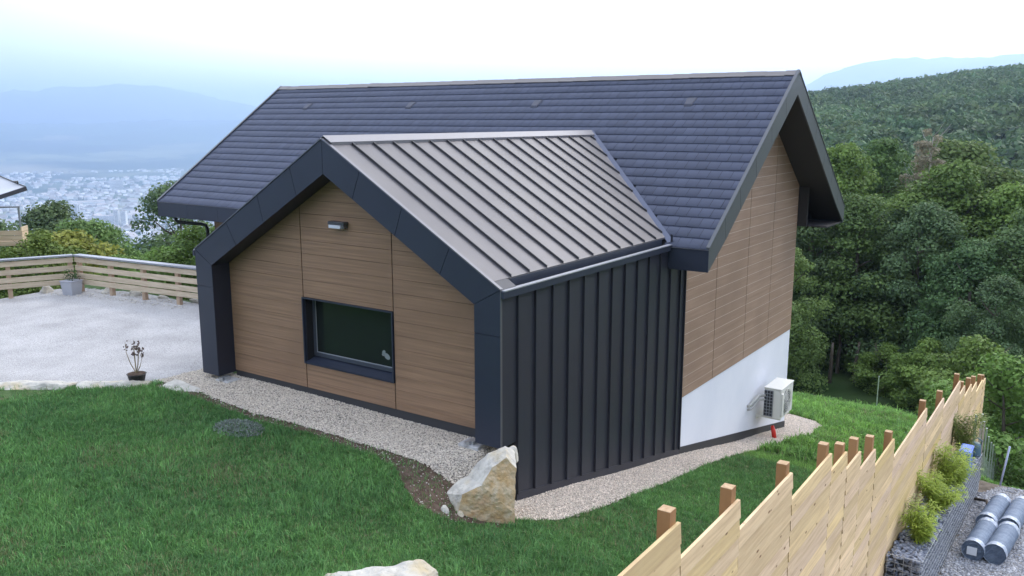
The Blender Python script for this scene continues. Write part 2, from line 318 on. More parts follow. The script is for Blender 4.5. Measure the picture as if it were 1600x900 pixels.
stones('loose_gravel',[(10.5,3.5),(10.5,9.6),(11,10.4),(12,11),(13,8),(12.3,3.5)],13000,.012,.028,[(.22,.23,.26),(.52,.52,.54)],M['stone_attr'],.014,14)['label']='loose grey slate chippings in the yard beside the gabion planter'
stones('loose_gravel',[(-9.3,2.9),(-7,3.5),(-5,3.6),(-5,2.9),(-8,2.5),(-9.3,2)],260,.012,.04,[(.52,.50,.47),(.5,.47,.42)],M['stone_attr'],.01,15)['label']='loose white limestone pieces along the foot of the parking railing'
# ---------------- lawn ----------------
def lawn_ok(px,py):
    k=np.ones(len(px),bool)
    for P,sh in ((P_FRONT,0),(P_STRIP,0),(P_LOT,0)): k&=~inside(px,py,P)
    k&=~((px>-7.3)&(px<6.05)&(py>.3)&(py<12.1)); k&=(px<9.98)|(py>15)
    s=inside(px,py,P_SOIL); k&=~(s&(rng.uniform(0,1,len(px))>.10))
    return k
def blades(name, px, py, lean, tone, hmin, hmax, w, m, label):
    n=len(px); r_=rng; z=G(px,py); h=r_.uniform(hmin,hmax,n)*np.where(r_.uniform(0,1,n)<.05,1.5,1)*(.75+.5*(np.sin(px*2.1+np.sin(py*1.7)*2)*np.sin(py*2.3+px*.6)*.5+.5)); a=r_.uniform(0,6.28,n); h=h*np.clip(1+.28*tone,.45,1.9); la=lean+r_.normal(0,.8,n); le=h*r_.uniform(.15,.95,n)
    wx=np.cos(a)*w/2*r_.uniform(.7,1.3,n); wy=np.sin(a)*w/2*r_.uniform(.7,1.3,n)
    b0=np.stack([px-wx,py-wy,z],1); b1=np.stack([px+wx,py+wy,z],1)
    mid=np.stack([px+np.cos(la)*le*.3,py+np.sin(la)*le*.3,z+h*.6],1); m0=mid-np.stack([wx,wy,0*wx],1)*.8; m1=mid+np.stack([wx,wy,0*wx],1)*.8
    tip=np.stack([px+np.cos(la)*le,py+np.sin(la)*le,z+h*(1-.3*(le/h)**2)],1)
    V=np.stack([b0,b1,m1,m0,tip],1).reshape(-1,3); o=5*np.arange(n)[:,None]
    F=np.concatenate([o+np.array([[0,1,2]]),o+np.array([[0,2,3]]),o+np.array([[3,2,4]])])
    t=r_.uniform(0,1,(n,1)); dry=(r_.uniform(0,1,n)<.035+.10*(np.sin(px*.8+2)*np.sin(py*1.1+1)>.55))[:,None]
    pat=(.5+.5*np.sin(px*1.3+1.7*np.sin(py*.9))*np.sin(py*1.6+.8*np.sin(px*1.9)))[:,None]
    pat=np.clip(.6*pat+.4*(.5+.5*np.sin(px*5.1+np.sin(py*4.3)*2)*np.sin(py*4.7+np.sin(px*3.9)))[:,None]+r_.normal(0,.15,(n,1)),0,1); dry=dry|((r_.uniform(0,1,(n,1))<.22)&((np.sin(px*1.9+4)*np.sin(py*2.3+px)>.72)&(py<-2.2))[:,None])
    c=np.array([.070,.175,.065])*(1-t)+np.array([.155,.33,.105])*t; c=c*(.78+.42*pat)*np.clip(1+.20*tone[:,None],.5,1.6); c=c*(1-pat*.4)+pat*.4*c*np.array([1.35,1.1,.8])
    c=c*np.where((py>7)[:,None],np.array([1.5,1.3,1.0]),1.0); c=np.where(dry,np.array([.26,.25,.13]),c)
    return tag(npmesh(name,V,F,m,col=np.repeat(c,5,0)),kind='stuff',label=label)
M['grass']=attr_mat('grass_blades',.55,.25,trans=.25)
# camera-independent rectangle areas, denser where one can stand close
def scatter(n,x0,x1,y0,y1):
    m_=max(n//16,1); cx=rng.uniform(x0,x1,m_); cy=rng.uniform(y0,y1,m_); q=rng.integers(0,m_,n); sp=rng.uniform(.015,.07,m_)[q]
    px=cx[q]+rng.normal(0,1,n)*sp; py=cy[q]+rng.normal(0,1,n)*sp; lean=rng.uniform(0,6.28,m_)[q]; tone=rng.normal(0,1,m_)[q]; k=lawn_ok(px,py)&(px<=max(x1,9.98)); return px[k],py[k],lean[k],tone[k]
a=[scatter(560000,-1.2,9.98,-6.4,-.3),scatter(150000,6.3,9.98,-.3,8),scatter(60000,-8,-1.2,-9,-1.2)]
blades('lawn_grass',*[np.concatenate([q[i] for q in a]) for i in range(4)],.025,.070,.0065,M['grass'],'short green lawn grass around the house')
a=[scatter(120000,3,9.98,8,21),scatter(60000,-6,14,20,44)]
blades('meadow_grass',*[np.concatenate([q[i] for q in a]) for i in range(4)],.06,.14,.02,M['grass'],'grass on the slope behind the house running down to the wood')
# ================= HOUSE =================
M['panel_dark']=mat('anthracite_composite',(.025,.031,.050),.40,spec=.4,col2=(.029,.036,.056),nscale=.7,rvar=.05)
M['drip']=mat('grey_drip_edge',(.17,.17,.19),.35,metal=.6)
M['barge']=mat('sky_lit_barge_panel',(.082,.088,.098),.36,spec=.5,rvar=.05)  # anthracite panel lightened: sky reflection on the gable is painted into the colour
M['joint']=mat('dark_joint',(.012,.012,.014),.8)
M['seam_roof']=mat('anthracite_seamed_sheet',(.120,.115,.124),.40,metal=.5,spec=.5,col2=(.15,.143,.15),nscale=1.5,rvar=.04,bump=.05,bscale=3)
M['seam_wall']=mat('anthracite_seamed_wall',(.026,.028,.040),.42,spec=.45,col2=(.032,.034,.046),nscale=1.1,nstretch=(1,1,.3),rvar=.05,bump=.06,bscale=2)
M['render']=mat('white_render',(.76,.78,.84),.9,spec=.2,col2=(.71,.735,.80),nscale=1.3,bump=.15,bscale=60)
M['tile_attr']=attr_mat('slate_grey_tile',.50,.4)
M['soffit']=mat('dark_soffit',(.028,.026,.030),.6)
M['plastic_dark']=mat('black_band',(.035,.035,.038),.7)
M['galv']=mat('galvanised_steel',(.50,.52,.55),.4,metal=.8,col2=(.62,.64,.66),nscale=20)
M['concrete']=mat('pale_concrete',(.5,.5,.5),.9,col2=(.38,.38,.38),nscale=12,bump=.3)
M['void']=mat('dark_room',(.02,.02,.02),.9)
def wood_mat(name,c1,c2,st,rough=.6):
    return mat(name,c1,rough,spec=.3,col2=c2,nscale=1.0,nstretch=st,ndetail=6,lo=.32,hi=.68,bump=.12,col3=tuple(.5*(a+b)*.82 for a,b in zip(c1,c2)),n3scale=.9,lo3=.45,hi3=.75)
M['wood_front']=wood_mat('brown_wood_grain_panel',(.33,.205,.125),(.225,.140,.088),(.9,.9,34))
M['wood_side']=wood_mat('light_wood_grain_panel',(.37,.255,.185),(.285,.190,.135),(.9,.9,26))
M['lit_ledge']=mat('lit_ledge_wood',(.52,.42,.34),.6)  # lighter wood paints the sky light caught by the plank ledges
M['glass']=mat('window_glass',(.016,.021,.020),.05,spec=.45)
house=thing('house','dark and wood clad house with slate roof and a metal-roofed gabled annex','house',(0,0,0))
xL,xR,yE,zE,yM,zM=-8.346,6.7125,4.8924,1.995,9.1412,4.975; SL=(zM-zE)/(yM-yE); yF=13.258
rz=lambda y: zE+(y-yE)*SL if y<=yM else zM-(y-yM)*SL
# --- masonry bodies
b=MB(); d=.05
yw0,yw1=5.62,12.02
b.prism([(5.975,yw0,-4.2),(5.975,yw1,-4.2),(5.975,yw1,rz(yw1)-.22),(5.975,yM,zM-.22),(5.975,yw0,rz(yw0)-.22)],(-13.0,0,0))
b.build('wall',M['render'],house)
b=MB(); b.prism([(.06,.80,-1.0),(5.97,.80,-1.0),(5.97,.80,1.95),(3,.80,3.70),(.06,.80,1.95)],(0,4.9,0)); 
b.build('annex_wall',M['void'],house)
# --- white render side (proud of the body), with dark base band
def side_poly(pts,x,th,m,name): return MB().prism([(x,p[0],p[1]) for p in pts],(th,0,0)).build(name,m,house)
zb=lambda y: -1.911+(y-5.59)*(-3.33+1.911)/(12.036-5.59)
side_poly([(5.60,zb(5.60)+.13),(12.036,zb(12.036)+.16),(12.036,-.852),(5.60,-.852)],5.976,.018,M['render'],'rendered_base')
side_poly([(5.60,zb(5.6)-.3),(12.05,zb(12.05)-.4),(12.05,zb(12.036)+.158),(5.60,zb(5.6)+.128)],5.976,.030,M['plastic_dark'],'base_band')
# --- plank panels
def planks(name, poly, plane, z0, pitch, gap, th, m, mback, const, back=.012, inset=.006):
    """poly in (u,z); plane 'x' -> u is y at x=const (faces +x); plane 'y' -> u is x at y=const (faces -y)"""
    a=MB(); zs=[p[1] for p in poly]; k=math.floor((min(zs)-z0)/pitch)
    def P(u,z,dn): return (const+dn,u,z) if plane=='x' else (u,const-dn,z)
    off=Vector((th,0,0)) if plane=='x' else Vector((0,-th,0))
    bk=[P(u,z,-back) for u,z in poly]; a.prism(bk, (Vector((back+th-.003,0,0)) if plane=='x' else Vector((0,-back*.6,0))), 1)
    while z0+k*pitch<max(zs):
        q=clip(clip(poly,0,-1,-(z0+k*pitch+gap/2)),0,1,z0+(k+1)*pitch-gap/2)
        if len(q)>2: a.prism([P(u,z,0) for u,z in q],off*1.0,0)
        k+=1
    return a.build(name,[m,mback],house)
g=.006
front_outer=[(.40,.035),(5.60,.035),(5.60,1.95),(3,3.50),(.40,1.95)]
def fpanel(x0,x1,z0_,z1_,name='cladding_panel'):
    p=clip(clip(front_outer,-1,0,-x0),1,0,x1); p=clip(clip(p,0,-1,-z0_),0,1,z1_)
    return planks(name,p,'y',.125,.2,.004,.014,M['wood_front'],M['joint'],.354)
fpanel(.40,2.11-.009,0,9); fpanel(2.11+.009,3.93-.009,1.46,9); fpanel(2.11+.009,3.93-.009,0,.415); fpanel(3.93+.009,5.60,0,9)
a=MB()   # dark battens behind the joints, and the wall behind the cladding, left open at the window
for x0,x1,z0_,z1_ in ((.4,2.12,0,9),(3.90,5.62,0,9),(2.12,3.90,1.44,9),(2.12,3.90,0,.44)):
    p=clip(clip(front_outer,-1,0,-x0),1,0,x1); p=clip(clip(p,0,-1,-z0_),0,1,z1_); a.prism([(u,.372,z) for u,z in p],(0,.20,0))
a.build('cladding_backing',M['joint'],house)
MB().box(.40,5.60,.352,.376,-.10,.033).build('base_band',M['plastic_dark'],house)
ysj=[5.60,7.10,8.80,10.32,12.036]
for k in range(4):
    y0=ysj[k]+(.008 if k else .0); y1=ysj[k+1]-(.008 if k<3 else 0)
    pts=[(y0,-.850),(y1,-.850),(y1,rz(y1)-.30)]+([(yM,zM-.30)] if y0<yM<y1 else [])+[(y0,rz(y0)-.30)]
    planks('cladding_panel',pts,'x',-.08,.2,.011,.016,M['wood_side'],M['lit_ledge'],5.990)
a=MB()
for y in ysj[1:4]: a.box(5.977,5.985,y-.02,y+.02,-.85,rz(y)-.3)
a.build('cladding_backing',M['joint'],house)
# north-west front wall behind the annex, wood clad
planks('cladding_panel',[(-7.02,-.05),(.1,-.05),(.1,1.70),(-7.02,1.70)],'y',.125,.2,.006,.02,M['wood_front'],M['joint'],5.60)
# --- window
win=MB(); X0,X1,Z0,Z1=2.085,3.922,.418,1.455
for bx in ((X0,X1,Z1-.022,Z1),(X0,X1,Z0,Z0+.022),):
    win.box(bx[0],bx[1],.320,.60,bx[2],bx[3])
win.box(X0,X0+.022,.320,.60,Z0+.022,Z1-.022); win.box(X1-.022,X1,.320,.60,Z0+.022,Z1-.022)
w=win.build('window',M['panel_dark'],house)
s=MB().prism([(X0+.022,.312,Z0+.024),(X0+.022,.56,Z0+.024),(X0+.022,.56,Z0+.085)],(X1-X0-.044,0,0)).build('sill',M['panel_dark'],w)
fr=MB(); fx0,fx1,fz0,fz1=X0+.024,X1-.024,Z0+.086,Z1-.024; ft=.062
fr.box(fx0,fx1,.50,.56,fz0,fz0+ft); fr.box(fx0,fx1,.50,.56,fz1-ft*.6,fz1); fr.box(fx0,fx0+ft,.50,.56,fz0+ft,fz1-ft*.6); fr.box(fx1-ft,fx1,.50,.56,fz0+ft,fz1-ft*.6)
fr.build('frame',mat('dark_window_frame',(.05,.058,.075),.4),w,bevel=.004)
a=MB(); e=.010; gx0,gx1,gz0,gz1=fx0+ft,fx1-ft,fz0+ft,fz1-ft*.6
a.box(gx0,gx1,.512,.520,gz0,gz0+e); a.box(gx0,gx0+e,.512,.520,gz0+e,gz1)
a.build('bead',mat('pale_glazing_bead',(.35,.37,.40),.4,metal=.3),w)
MB().box(gx0,gx1,.524,.532,gz0,gz1).build('glass',M['glass'],w)
a=MB(); sx,sz=3.62,.72
for (cx_,cz_,r_,n_,ex,rot) in ((0,0,.042,10,1.5,-.5),(-.062,.052,.03,8,1.3,.9),(-.075,.015,.02,8,1.4,-.2)):
    a.prism([(sx+cx_+math.cos(t)*r_*ex*math.cos(rot)-math.sin(t)*r_*math.sin(rot),.5225,sz+cz_+math.cos(t)*r_*ex*math.sin(rot)+math.sin(t)*r_*math.cos(rot)) for t in [2*math.pi*k/n_ for k in range(n_)]],(0,-.001,0))
a.build('pale_spot',mat('flat_pale_spot',(.22,.25,.25),.6),w)  # three small pale ellipses on the pane
# --- portal frame of the annex
O=[(0,0),(0,2.046),(3,3.824),(6,2.046),(6,0)]; I=[(.40,0),(.40,1.824),(3,3.35),(5.60,1.824),(5.60,0)]
pf=MB()
quads=[(0,1),(1,2),(2,3),(3,4)]
for i,j in quads: pf.prism([(O[i][0],.012,O[i][1]),(O[j][0],.012,O[j][1]),(I[j][0],.012,I[j][1]),(I[i][0],.012,I[i][1])],(0,.338-.0,0),1)
pfo=pf.build('portal_frame',[M['panel_dark'],mat('anthracite_reveal',(.018,.021,.034),.45)],house)
def lerp(a_,b_,t): return (a_[0]+(b_[0]-a_[0])*t,a_[1]+(b_[1]-a_[1])*t)
cuts={0:[0,.72,1],1:[0,.275,.53,.775,1],2:[0,.233,.48,.74,1],3:[0,.29,1]}
cutsI={0:[0,.80,1],1:[0,.245,.50,.785,1],2:[0,.21,.50,.79,1],3:[0,.20,1]}
for q,(i,j) in enumerate(quads):
    c,ci=cuts[q],cutsI[q]; LO=math.dist(O[i],O[j]); LI=math.dist(I[i],I[j])
    for k in range(len(c)-1):
        gp=.004
        o0=lerp(O[i],O[j],c[k]+gp/LO); o1=lerp(O[i],O[j],c[k+1]-gp/LO); i0=lerp(I[i],I[j],ci[k]+gp/LI); i1=lerp(I[i],I[j],ci[k+1]-gp/LI)
        MB().prism([(o0[0],0,o0[1]),(o1[0],0,o1[1]),(i1[0],0,i1[1]),(i0[0],0,i0[1])],(0,.0105,0)).build('face_panel',M['panel_dark'],pfo)
a=MB()   # drip edge along the top
for (p,q) in ((O[1],O[2]),(O[2],O[3])):
    n=Vector((-(q[1]-p[1]),0,q[0]-p[0])).normalized(); P=Vector((p[0],-.012,p[1])); Q=Vector((q[0],-.012,q[1]))
    a.prism([P+n*.001,Q+n*.001,Q+n*.018,P+n*.018],(0,.055,0))
a.box(6.006,6.016,-.012,.02,0,2.05)
a.build('drip_edge',M['drip'],pfo)
# --- metal side wall (annex and the first strip), ground-following lower edge
zm=lambda y: -.83+(y-.34)*(-1.911+.83)/(5.59-.34)
a=MB(); a.prism([(5.978,.352,zm(.34)+.10),(5.978,5.596,zm(5.59)+.10),(5.978,5.596,2.3),(5.978,4.88,1.94),(5.978,.352,1.94)],(.022,0,0))
a.box(5.990,6.005,.013,.349,0.001,1.96)
a.prism([(6.0,.352,zm(.34)),(6.0,5.60,zm(5.6)),(6.0,5.60,zm(5.6)+.115),(6.0,.352,zm(.34)+.115)],(.010,0,0))
for k in range(14):
    y=.352+.418*k
    if k==0: a.prism([(6.0,y-.0,zm(y)+.1),(6.0,y+.014,zm(y)+.1),(6.0,y+.014,1.93),(6.0,y-.0,1.93)],(.034,0,0)); continue
    if y>5.58: continue
    a.prism([(6.0,y-.007,zm(y)+.117),(6.0,y+.007,zm(y)+.117),(6.0,y+.007,1.93 if y<4.9 else 2.2),(6.0,y-.007,1.93 if y<4.9 else 2.2)],(.034,0,0))
a.box(5.978,6.035,5.585,5.602,zm(5.6)+.1,2.3)
mw=a.build('metal_wall',M['seam_wall'],house)
MB().box(5.93,5.99,.345,.80,-.95,0).build('metal_wall',M['seam_wall'],house)
# --- annex roof
A_SL=(3.8245-2.0458)/3
ya=lambda x: yE+((3.8245-(x-3)*A_SL)-zE)/SL        # where the annex slope meets the main slope
for sgn in (1,-1):
    a=MB(); X=lambda u: 3+sgn*u
    p=[(0,.04),(2.86,.04),(2.86,ya(5.86)),(0,ya(3))]
    up=.004
    zz=lambda u: 3.8245-u*A_SL+up
    a.prism([(X(u),y,zz(u)) for u,y in p],(0,0,-.03))
    k=0
    while True:
        y=.44+.4235*k; k+=1
        if y>ya(3)-.12: break
        u1=2.86
        if y>ya(5.86): u1=2.86*(ya(3)-y-.06)/(ya(3)-ya(5.86))
        if u1<.2: continue
        a.prism([(X(.10),y-.008,zz(.10)),(X(u1),y-.008,zz(u1)),(X(u1),y-.008,zz(u1)+.036),(X(.10),y-.008,zz(.10)+.036)],(0,.016,0),1)
    a.build('annex_roof',[M['seam_roof'],mat('seam_rib',(.055,.055,.062),.45,metal=.3)],house)
    # gutter : dark trough then bright lip
    gq=MB(); x1=X(3.055); x0=X(2.86); lo,hi=min(x0,x1),max(x0,x1)
    ye=4.88
    gq.box(lo,max(lo,hi)-.0,.02,ye,1.945,1.965) if False else gq.box(min(X(2.86),X(3.004)),max(X(2.86),X(3.004)),.02,ye,1.945,1.965); gq.box(min(X(2.862),X(2.872)),max(X(2.862),X(2.872)),.02,ye,1.966,2.115)
    gq.box(min(X(3.006),X(3.055)),max(X(3.006),X(3.055)),-.005,ye,1.940,2.026)
    gt=gq.build('gutter',M['panel_dark'],house)
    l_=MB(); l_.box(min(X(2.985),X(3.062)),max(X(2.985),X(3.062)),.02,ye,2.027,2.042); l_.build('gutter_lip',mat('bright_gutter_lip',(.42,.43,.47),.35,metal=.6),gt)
# ridge cap
a=MB()
for sgn in (1,-1):
    a.prism([(3,.03,3.8245+.05),(3,ya(3)+.02,3.8245+.05),(3+sgn*.15,ya(3)-.08,3.8245-.15*A_SL+.05),(3+sgn*.15,.03,3.8245-.15*A_SL+.05)],(0,0,-.012))
    a.box(min(3+sgn*.139,3+sgn*.15),max(3+sgn*.139,3+sgn*.15),.05,ya(3)-.10,3.8245-.15*A_SL+.006,3.8245-.15*A_SL+.037)
a.build('annex_ridge_cap',mat('sky_lit_ridge_flashing',(.22,.215,.235),.38,metal=.5),house)  # lighter metal than the roof; sky light on the cap is in its colour
# valley flashing
a=MB()
for sgn in (1,-1):
    P=Vector((3,ya(3),3.8245)); Q=Vector((3+sgn*3.0,ya(6),3.8245-3*A_SL)); n=Vector((0,-SL,1)).normalized(); dd=(Q-P).normalized(); t=n.cross(dd).normalized()*.05
    a.prism([P+n*.032-t,Q+n*.032-t,Q+n*.032+t,P+n*.032+t],n*.006)
a.build('valley_flashing',mat('blue_grey_flashing',(.09,.105,.16),.5,metal=.2),house)
# --- main roof tiles
for side in (0,1):
    V=[];C=[]; n=20; Ls=math.hypot(yM-yE,zM-zE); ex=Ls/n; co=(yM-yE)/Ls; si=(zM-zE)/Ls; w=.2125; r_=np.random.default_rng(20+side)
    for k in range(n):
        x=xL+.02-(w/2 if k%2 else 0)
        while x<xR-.03:
            x0=max(x,xL+.01); x1=min(x+w,xR-.02); xm=.5*(x0+x1); ym=yE+(k+.5)*ex*co; zm_=zE+(k+.5)*ex*si
            skip = side==0 and abs(xm-3)<3.1 and 3.8245-abs(xm-3)*A_SL>zm_+.03
            if not skip and x1-x0>.02:
                s0,s1=k*ex-.015,(k+1)*ex+.02; l0,l1=.034,.010; j0,j1=r_.normal(0,.0016,2); gp=.003
                q=[]
                for (xx,ss,hh) in ((x0+gp,s0,l0+j0),(x1-gp,s0,l0+j1),(x1-gp,s1,l1),(x0+gp,s1,l1),(x0+gp,s0,l0+j0-.026),(x1-gp,s0,l0+j1-.026)):
                    yy=yE+ss*co-hh*si; z_=zE+ss*si+hh*co
                    q.append((xx, yy if side==0 else 2*yM-yy, z_))
                V+=q; c=np.array([.074,.085,.130])*(1+r_.normal(0,.045)); C+=[c]*6
            x+=w
    N_=len(V)//6; o=6*np.arange(N_)[:,None]
    F=np.concatenate([o+np.array([[0,1,2,3]]),o+np.array([[4,5,1,0]]),o+np.array([[4,0,3,3]])[:,:4]*0+o*0+np.array([[0,0,0,0]])]) if False else np.concatenate([o+np.array([[0,1,2,3]]),o+np.array([[4,5,1,0]])])
    if side: F=F[:,::-1].copy()
    npmesh('roof_tiles',np.array(V),F,M['tile_attr'],house,col=np.array(C))
a=MB()
for sgn in (1,-1):   # deck under the tiles
    yy=lambda y: y if sgn==1 else 2*yM-y
    a.prism([(xL+.01,yy(yE),zE-.005),(xR-.01,yy(yE),zE-.005),(xR-.01,yM,zM-.005),(xL+.01,yM,zM-.005)],(0,0,-.06))
a.build('roof_deck',M['joint'],house)
# ridge caps
a=MB(); x=xL; r_=np.random.default_rng(3)
while x<xR-.05:
    x1=min(x+.40,xR); h0=.052+r_.normal(0,.0025); h1=h0-.005
    for sgn in (1,-1): a.prism([(x,yM,zM+h0+.012),(x1+.02,yM,zM+h1+.012),(x1+.02,yM-sgn*.13,zM+h1-.13*SL+.012),(x,yM-sgn*.13,zM+h0-.13*SL+.012)],(0,0,-.014))
    x=x1
a.build('ridge_cap',mat('grey_ridge_cap',(.17,.155,.15),.4,metal=.35),house)
for x in (-6.35,-2.64,1.1,4.8):
    y=8.345; z=rz(y); a=MB(); a.add([(x-.09,y-.14,rz(y-.14)+.02),(x+.09,y-.14,rz(y-.14)+.02),(x+.11,y+.12,rz(y+.12)+.02),(x-.11,y+.12,rz(y+.12)+.02),(x-.075,y-.12,rz(y-.12)+.065),(x+.075,y-.12,rz(y-.12)+.065),(x+.09,y+.08,rz(y+.08)+.05),(x-.09,y+.08,rz(y+.08)+.05)],[(0,3,2,1),(4,5,6,7),(0,1,5,4),(1,2,6,5),(2,3,7,6),(3,0,4,7)])
    a.build('roof_vent',mat('dark_roof_vent',(.05,.055,.08),.6),house,bevel=.01)
# fascias at the eaves: panels
def fascia_run(xa,xb,y,dy,joints):
    js=[xa]+[j for j in joints if xa<j<xb]+[xb]
    for p,q in zip(js[:-1],js[1:]):
        MB().box(p+.003,q-.003,min(y,y+dy),max(y,y+dy),zE-.365,zE-.004).build('fascia_board',M['panel_dark'],house)
J=[-7.1,-5.9,-4.7,-3.5,-2.3,-1.1,0]
fascia_run(xL,.10,yE-.030,.028,J); fascia_run(6.0,xR,yE-.030,.028,[]); fascia_run(xL,xR,yF+.05,.028,[-6,-4,-2,0,2,4])
for xa,xb in ((xL,-.02),(6.03,xR)): MB().box(xa,xb,yE-.045,yE+.02,zE-.003,zE+.006).build('drip_edge',M['drip'],house)
# barge boards both gable ends
for X_,th in ((xR-.028,.028),(xL,.028)):
    for sgn in (1,-1):
        ys=[yE-.03,5.52,6.17,6.89,7.66,8.41,yM]
        for p,q in zip(ys[:-1],ys[1:]):
            p_=p+.004; q_=q-.004 if q<yM else q; m_=lambda y: y if sgn==1 else 2*yM-y
            sk=.085   # joints are square to the slope
            P=[(X_,m_(p_),rz(p_)+.055 if p>yE else zE+.03),(X_,m_(q_),rz(q_)+.055),(X_,m_(min(q_+sk if q<yM else q_,yM)),rz(min(q_+sk if q<yM else q_,yM))-.40),(X_,m_(p_+(sk if p>yE else 0)),(rz(p_+sk)-.40) if p>yE else zE-.365)]
            MB().prism(P,(th,0,0)).build('barge_board',M['barge'],house)
for sgn in (1,-1):
    m_=lambda y: y if sgn==1 else 2*yM-y
    for X_ in (xR-.05,xL-.012): MB().prism([(X_,m_(yE-.03),zE+.031),(X_,m_(yM),zM+.057),(X_,m_(yM),zM+.075),(X_,m_(yE-.03),zE+.05)],(.062,0,0)).build('verge_trim',M['barge'],house)
# soffits
a=MB()
for sgn in (1,-1):
    m_=lambda y: y if sgn==1 else 2*yM-y
    for xa,xb in ((6.008,xR-.03),(xL+.03,-7.03)): a.prism([(xa,m_(yE+.01),zE-.355),(xb,m_(yE+.01),zE-.355),(xb,m_(yM),zM-.375),(xa,m_(yM),zM-.375)],(0,0,.03))
a.box(xL+.03,-.02,yE+.002,5.578,zE-.36,zE-.34);
a.box(-7.0,xR-.03,12.05,yF+.045,zE-.36,zE-.33)
a.box(6.01,6.22,12.055,12.12,zE-.329,rz(12.06)-.39)
a.build('soffit',M['soffit'],house)
# downpipe at the far left corner
a=MB(); a.tube([(-7.9,5.05,1.64),(-7.9,5.07,1.53),(-7.84,5.10,1.47),(-7.3,5.42,1.43),(-7.2,5.46,1.40),(-7.16,5.47,1.30),(-7.16,5.47,-.2)],.045,10)
a.build('downpipe',mat('dark_metal_downpipe',(.03,.032,.038),.4,metal=.4),house,smooth=True)
# wall lamp
lm=MB().box(2.80,3.12,.24,.338,2.615,2.66).build('wall_lamp',mat('dark_lamp_hood',(.05,.052,.06),.4),house,bevel=.006)
MB().box(2.83,3.06,.225,.335,2.565,2.612).build('lamp_diffuser',mat('white_lamp_diffuser',(.62,.65,.72),.35),lm,bevel=.006)
MB().box(3.064,3.11,.25,.335,2.565,2.612).build('lamp_side',mat('grey_lamp_side',(.10,.10,.11),.4),lm,bevel=.004)
# post footings under the portal frame
for fx in (.50,5.50):
    a=MB().box(fx-.17,fx+.15,-.02,.24,-.12,-.055); f_=a.build('footing',M['concrete'],house,bevel=.01)
    MB().box(fx-.05,fx+.05,.02,.12,-.054,-.002).tube([(fx-.02,-.02,-.054),(fx-.02,-.02,.0)],.035,10).build('post_bracket',M['galv'],f_)
# ================= heat pump =================
hp=thing('heat_pump','white outdoor heat pump unit hung on the white base wall of the house','heat pump',(6.3,9.8,-2.37))
HM={'case':mat('off_white_casing',(.72,.71,.66),.45,spec=.4),'coil':mat('dark_coil',(.02,.022,.03),.5)}
def L_(x): return x-6.3
def rel(bd,name,m,par=hp,**k):
    bd.v=[(x-6.3,y-9.8,z+2.37) for x,y,z in bd.v]; return bd.build(name,m,par,**k)
hx0,hx1,hy0,hy1,hz0,hz1=6.20,6.57,9.74,10.60,-2.36,-1.68
a=MB().box(hx0,hx1,hy0+.004,hy1,hz0,hz1-.02); cs=rel(a,'casing',HM['case'],bevel=.015)
rel(MB().box(hx0-.012,hx1+.012,hy0-.01,hy1+.01,hz1-.019,hz1+.012),'top_cover',HM['case'],bevel=.01)
a=MB().box(hx0+.005,hx0+.20,hy0-.006,hy0+.003,hz0+.04,hz1-.05); gl=rel(a,'coil_grille',HM['coil'])
a=MB()
for k in range(9): z=hz0+.045+k*(hz1-hz0-.10)/8; a.box(hx0+.004,hx0+.20,hy0-.014,hy0-.007,z-.004,z+.004)
for k in range(4): x=hx0+.008+k*.062; a.box(x-.004,x+.004,hy0-.020,hy0-.0145,hz0+.04,hz1-.05)
a.v=[(x-6.3,y-9.8,z+2.37) for x,y,z in a.v]; a.build('grille_bars',mat('grey_grille_bars',(.32,.34,.37),.5),gl)
a=MB(); cy,cz=10.13,-2.03
ring=lambda r,x,n=28:[(x,cy+math.cos(2*math.pi*k/n)*r,cz+math.sin(2*math.pi*k/n)*r) for k in range(n)]
a.prism(ring(.27,hx1+.002),(.004,0,0)); fn=rel(a,'fan_opening',HM['coil'])
a=MB()
for r in (.05,.10,.15,.20,.25,.285):
    R=ring(r,hx1+.025); a.tube(R+[R[0]],.005,5)
for k in range(12): t=2*math.pi*k/12; a.tube([(hx1+.022,cy+.03*math.cos(t),cz+.03*math.sin(t)),(hx1+.022,cy+.285*math.cos(t),cz+.285*math.sin(t))],.004,5)
a.v=[(x-6.3,y-9.8,z+2.37) for x,y,z in a.v]; a.build('fan_guard',HM['case'],fn)
rel(MB().box(hx1+.001,hx1+.035,hy0+.01,hy0+.12,hz0+.08,hz1-.10),'side_cover',HM['case'],bevel=.008)
for y in (9.86,10.46):
    a=MB(); a.box(5.996,hx1-.02,y-.02,y+.02,hz0-.045,hz0-.004); a.box(5.996,6.03,y-.02,y+.02,hz0-.10,hz0-.046)
    rel(a,'bracket',HM['case'])
a=MB().tube([(5.99,9.25,-2.02),(6.05,9.30,-2.0),(6.09,9.45,-1.92),(6.12,9.66,-1.86),(6.22,9.74,-1.86)],.03,8).tube([(5.99,9.27,-2.1),(6.06,9.32,-2.1),(6.09,9.48,-2.02),(6.12,9.66,-1.96),(6.22,9.74,-1.95)],.022,8)
rel(a,'insulated_pipe',mat('grey_insulation',(.42,.42,.40),.8),smooth=True)
# red drain pipe below it
rp_=MB().tube([(6.33,10.02,-2.62),(6.37,9.99,-2.72),(6.42,9.95,-2.92)],[.035,.05,.055],10)
tag(rp_.build('drain_pipe',mat('red_plastic_pipe',(.65,.03,.02),.5),smooth=True),'short red plastic drain pipe standing in the gravel under the heat pump','pipe')
